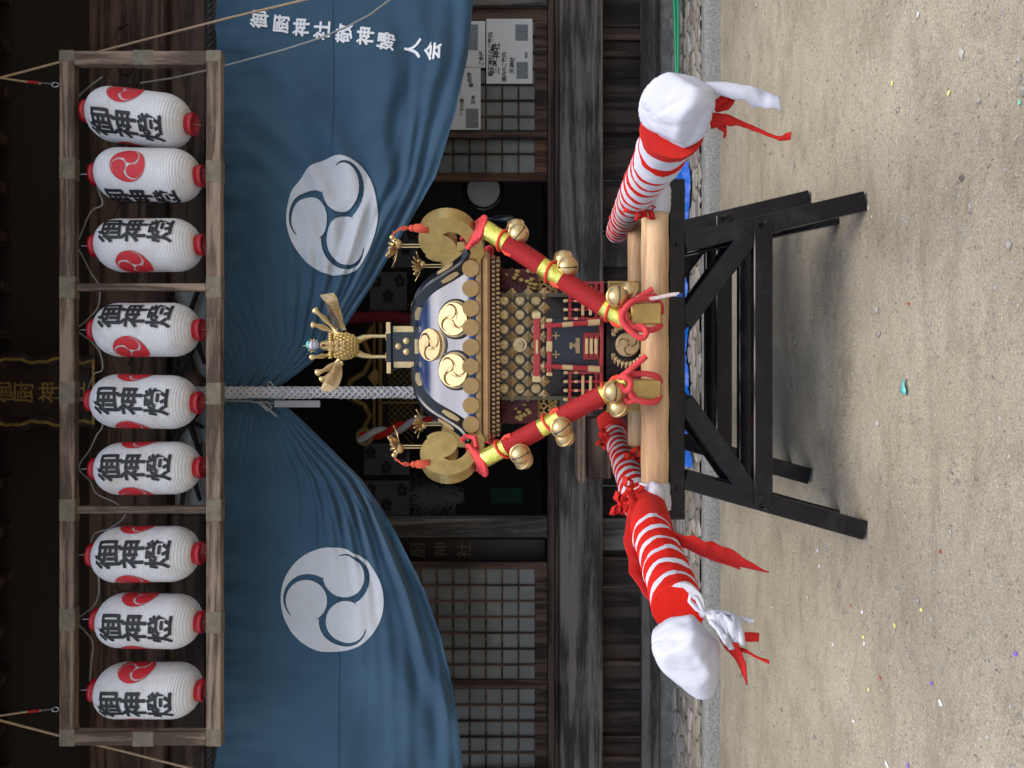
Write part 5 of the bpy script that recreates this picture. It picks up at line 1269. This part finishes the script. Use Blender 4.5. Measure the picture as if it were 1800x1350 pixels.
for sg, o_px in wing_px:
    pts3 = [pp_(x, y, -.05) for x, y in o_px]; c3 = sum(pts3, Vector())/len(pts3); cc2 = [(p.x, p.z) for p in pts3]
    b = MB(); n = len(pts3)
    fr3 = [Vector((p.x, -.05-.25*abs(p.x-bc.x), p.z)) for p in pts3]; bk3 = [p + Y_*.008 for p in fr3]
    cf_ = Vector((c3.x, -.05-.25*abs(c3.x-bc.x)-.008, c3.z))
    b.add(fr3+[cf_], [(i,(i+1)%n,n) for i in range(n)]); b.add(bk3, [tuple(range(n))]); b.add(fr3+bk3, [(i,(i+1)%n,n+(i+1)%n,n+i) for i in range(n)]); w_ob = b.build('wing', mat('bronze_wing', (.42,.3,.16), .42, metal=.6, var=.25, vscale=60), ph, True)
    b = MB(); tipv = fr3[5 if sg < 0 else 7]; root = fr3[0]
    for j in range(15):
        q = root.lerp((fr3[4]+fr3[8])/2, .08+.058*j); b.tube([q + (Z_*.028 + X_*sg*.01)*(1 if j else .7) - Y_*.009, q - Y_*.012 + Z_*.006, q - (Z_*.018) - Y_*.008 - X_*sg*.008], .0018, 5)
    b.build('quills', M['gold'], w_ob, True)
def feather(keys, w0, sg):
    c_ = catm([(x, y, 0) for x, y in keys], 6); n = len(c_); pts = [pp_(p[0], p[1], .05) for p in c_]
    ws = []
    for i in range(n):
        q = i/(n-1); w_ = w0*(.55+.6*q)*(1+.32*math.sin(q*15)); t_ = (pts[min(i+1,n-1)]-pts[max(i-1,0)]).normalized(); sd_ = t_.cross(Y_).normalized()
        if q > .93: w_ *= max(.15, (1-q)/.07)
        ws.append(sd_*w_)
    b = MB(); b.strip([p + Y_*(.015*math.sin(i*.3)) for i, p in enumerate(pts)], ws, .005); b.build('tail_feather', M['brass'], ph, True)
feather([(596,590),(580,572),(565,555),(552,543)], .013, 1); feather([(597,597),(580,582),(560,573),(548,571)], .013, 1)
feather([(590,618),(575,624),(560,627),(545,628)], .011, -1); feather([(600,628),(588,638),(572,650),(555,656)], .013, -1); feather([(602,636),(590,650),(575,662),(563,668)], .012, -1)

# ------------------------------------------------------------------ scraps on the ground
scr = [(1610,25,'w','white scrap of paper at the far right of the sand'),(1566,146,'y','yellow scrap on the sand right of the trestle, nearer the hall'),(1665,163,'y','yellow scrap on the sand nearest the lower right'),(1436,968,'w','white scrap just left of the front trestle foot'),(1440,995,'w','second white scrap left of the trestle, beside a similar one'),
 (1515,1076,'w','white scrap above the pair of yellow and white scraps'),(1517,1120,'y','yellow scrap touching a white one on the left sand'),(1519,1131,'w','white scrap directly beneath a yellow one'),(1464,1134,'w','white scrap under the left ribbon tail'),(1571,1100,'y','yellow scrap between the pair and the purple one'),(1620,1072,'y','yellow scrap nearest the viewer at centre left'),
 (1526,1212,'y','yellow scrap near the red thread on the left'),(1637,1201,'p','purple scrap beside a large white one'),(1654,1236,'w','largest white scrap on the left foreground'),(1500,1268,'w','white scrap next to a dark pebble at left'),(1784,1150,'p','purple scrap closest to the viewer'),(1557,1342,'w','white scrap at the very left border of the sand'),(1560,1347,'w','thin white scrap touching the leftmost one'),(1596,1346,'p','purple scrap at the left border'),(1651,970,'r','red scrap left of the shadow in the foreground'),(1546,1192+0,'r','red thread bit on the left sand'),(1494,1065,'r','small red scrap near the middle left'),(1597,534,'r','tiny red scrap below the trestle middle'),(1791,180,'g','pale green scrap at the lower right border')]
cols = {'w': mat('white_scrap', (.85,.87,.95), .5), 'y': mat('yellow_scrap', (.85,.8,.25), .5), 'p': mat('purple_scrap', (.25,.13,.6), .5), 'r': mat('red_scrap', (.55,.08,.05), .6), 'g': mat('pale_green_scrap', (.25,.55,.4), .6)}
for i, (x, y, c, lab) in enumerate(scr):
    d = CAMZ*F0/(x-900); p = P(x, y, d); b = MB(); a = random.random()*3; s_ = (.0085 if c != 'r' else .007)*(1.35 if 'largest' in lab else 1); ex = Vector((math.cos(a), math.sin(a), 0)); ey = Vector((-ex.y, ex.x, 0))
    z0 = gfn((p.x+7)/14, (p.y+.5)/7.5)[2] if abs(p.x) < 7 else 0
    o_ = Vector((p.x, p.y, z0+.004))
    b.prism([(-s_,-s_*.5),(s_*.8,-s_*.7),(s_*1.1,s_*.4),(-s_*.6,s_*.8)], o_, ex, ey, (Z_ + ex*.3).normalized(), .002)
    tag(b.build('paper_scrap', cols[c], origin=o_), lab, 'scrap', 'paper scraps on the sand')
d = CAMZ*F0/(1592-900); p = P(1592, 680, d); b = MB()
b.strip([(p.x+.03, p.y, .006), (p.x+.01, p.y, .012), (p.x-.012, p.y-.004, .013), (p.x-.03, p.y-.004, .008)], [(0,.003,0),(0,.009,.0),(0,.014,.004),(0,.010,.0)], .003)
tag(b.build('plastic_fragment', M['teal'], origin=(p.x, p.y, 0)), 'teal plastic fragment lying on the sand in front of the trestles', 'fragment')
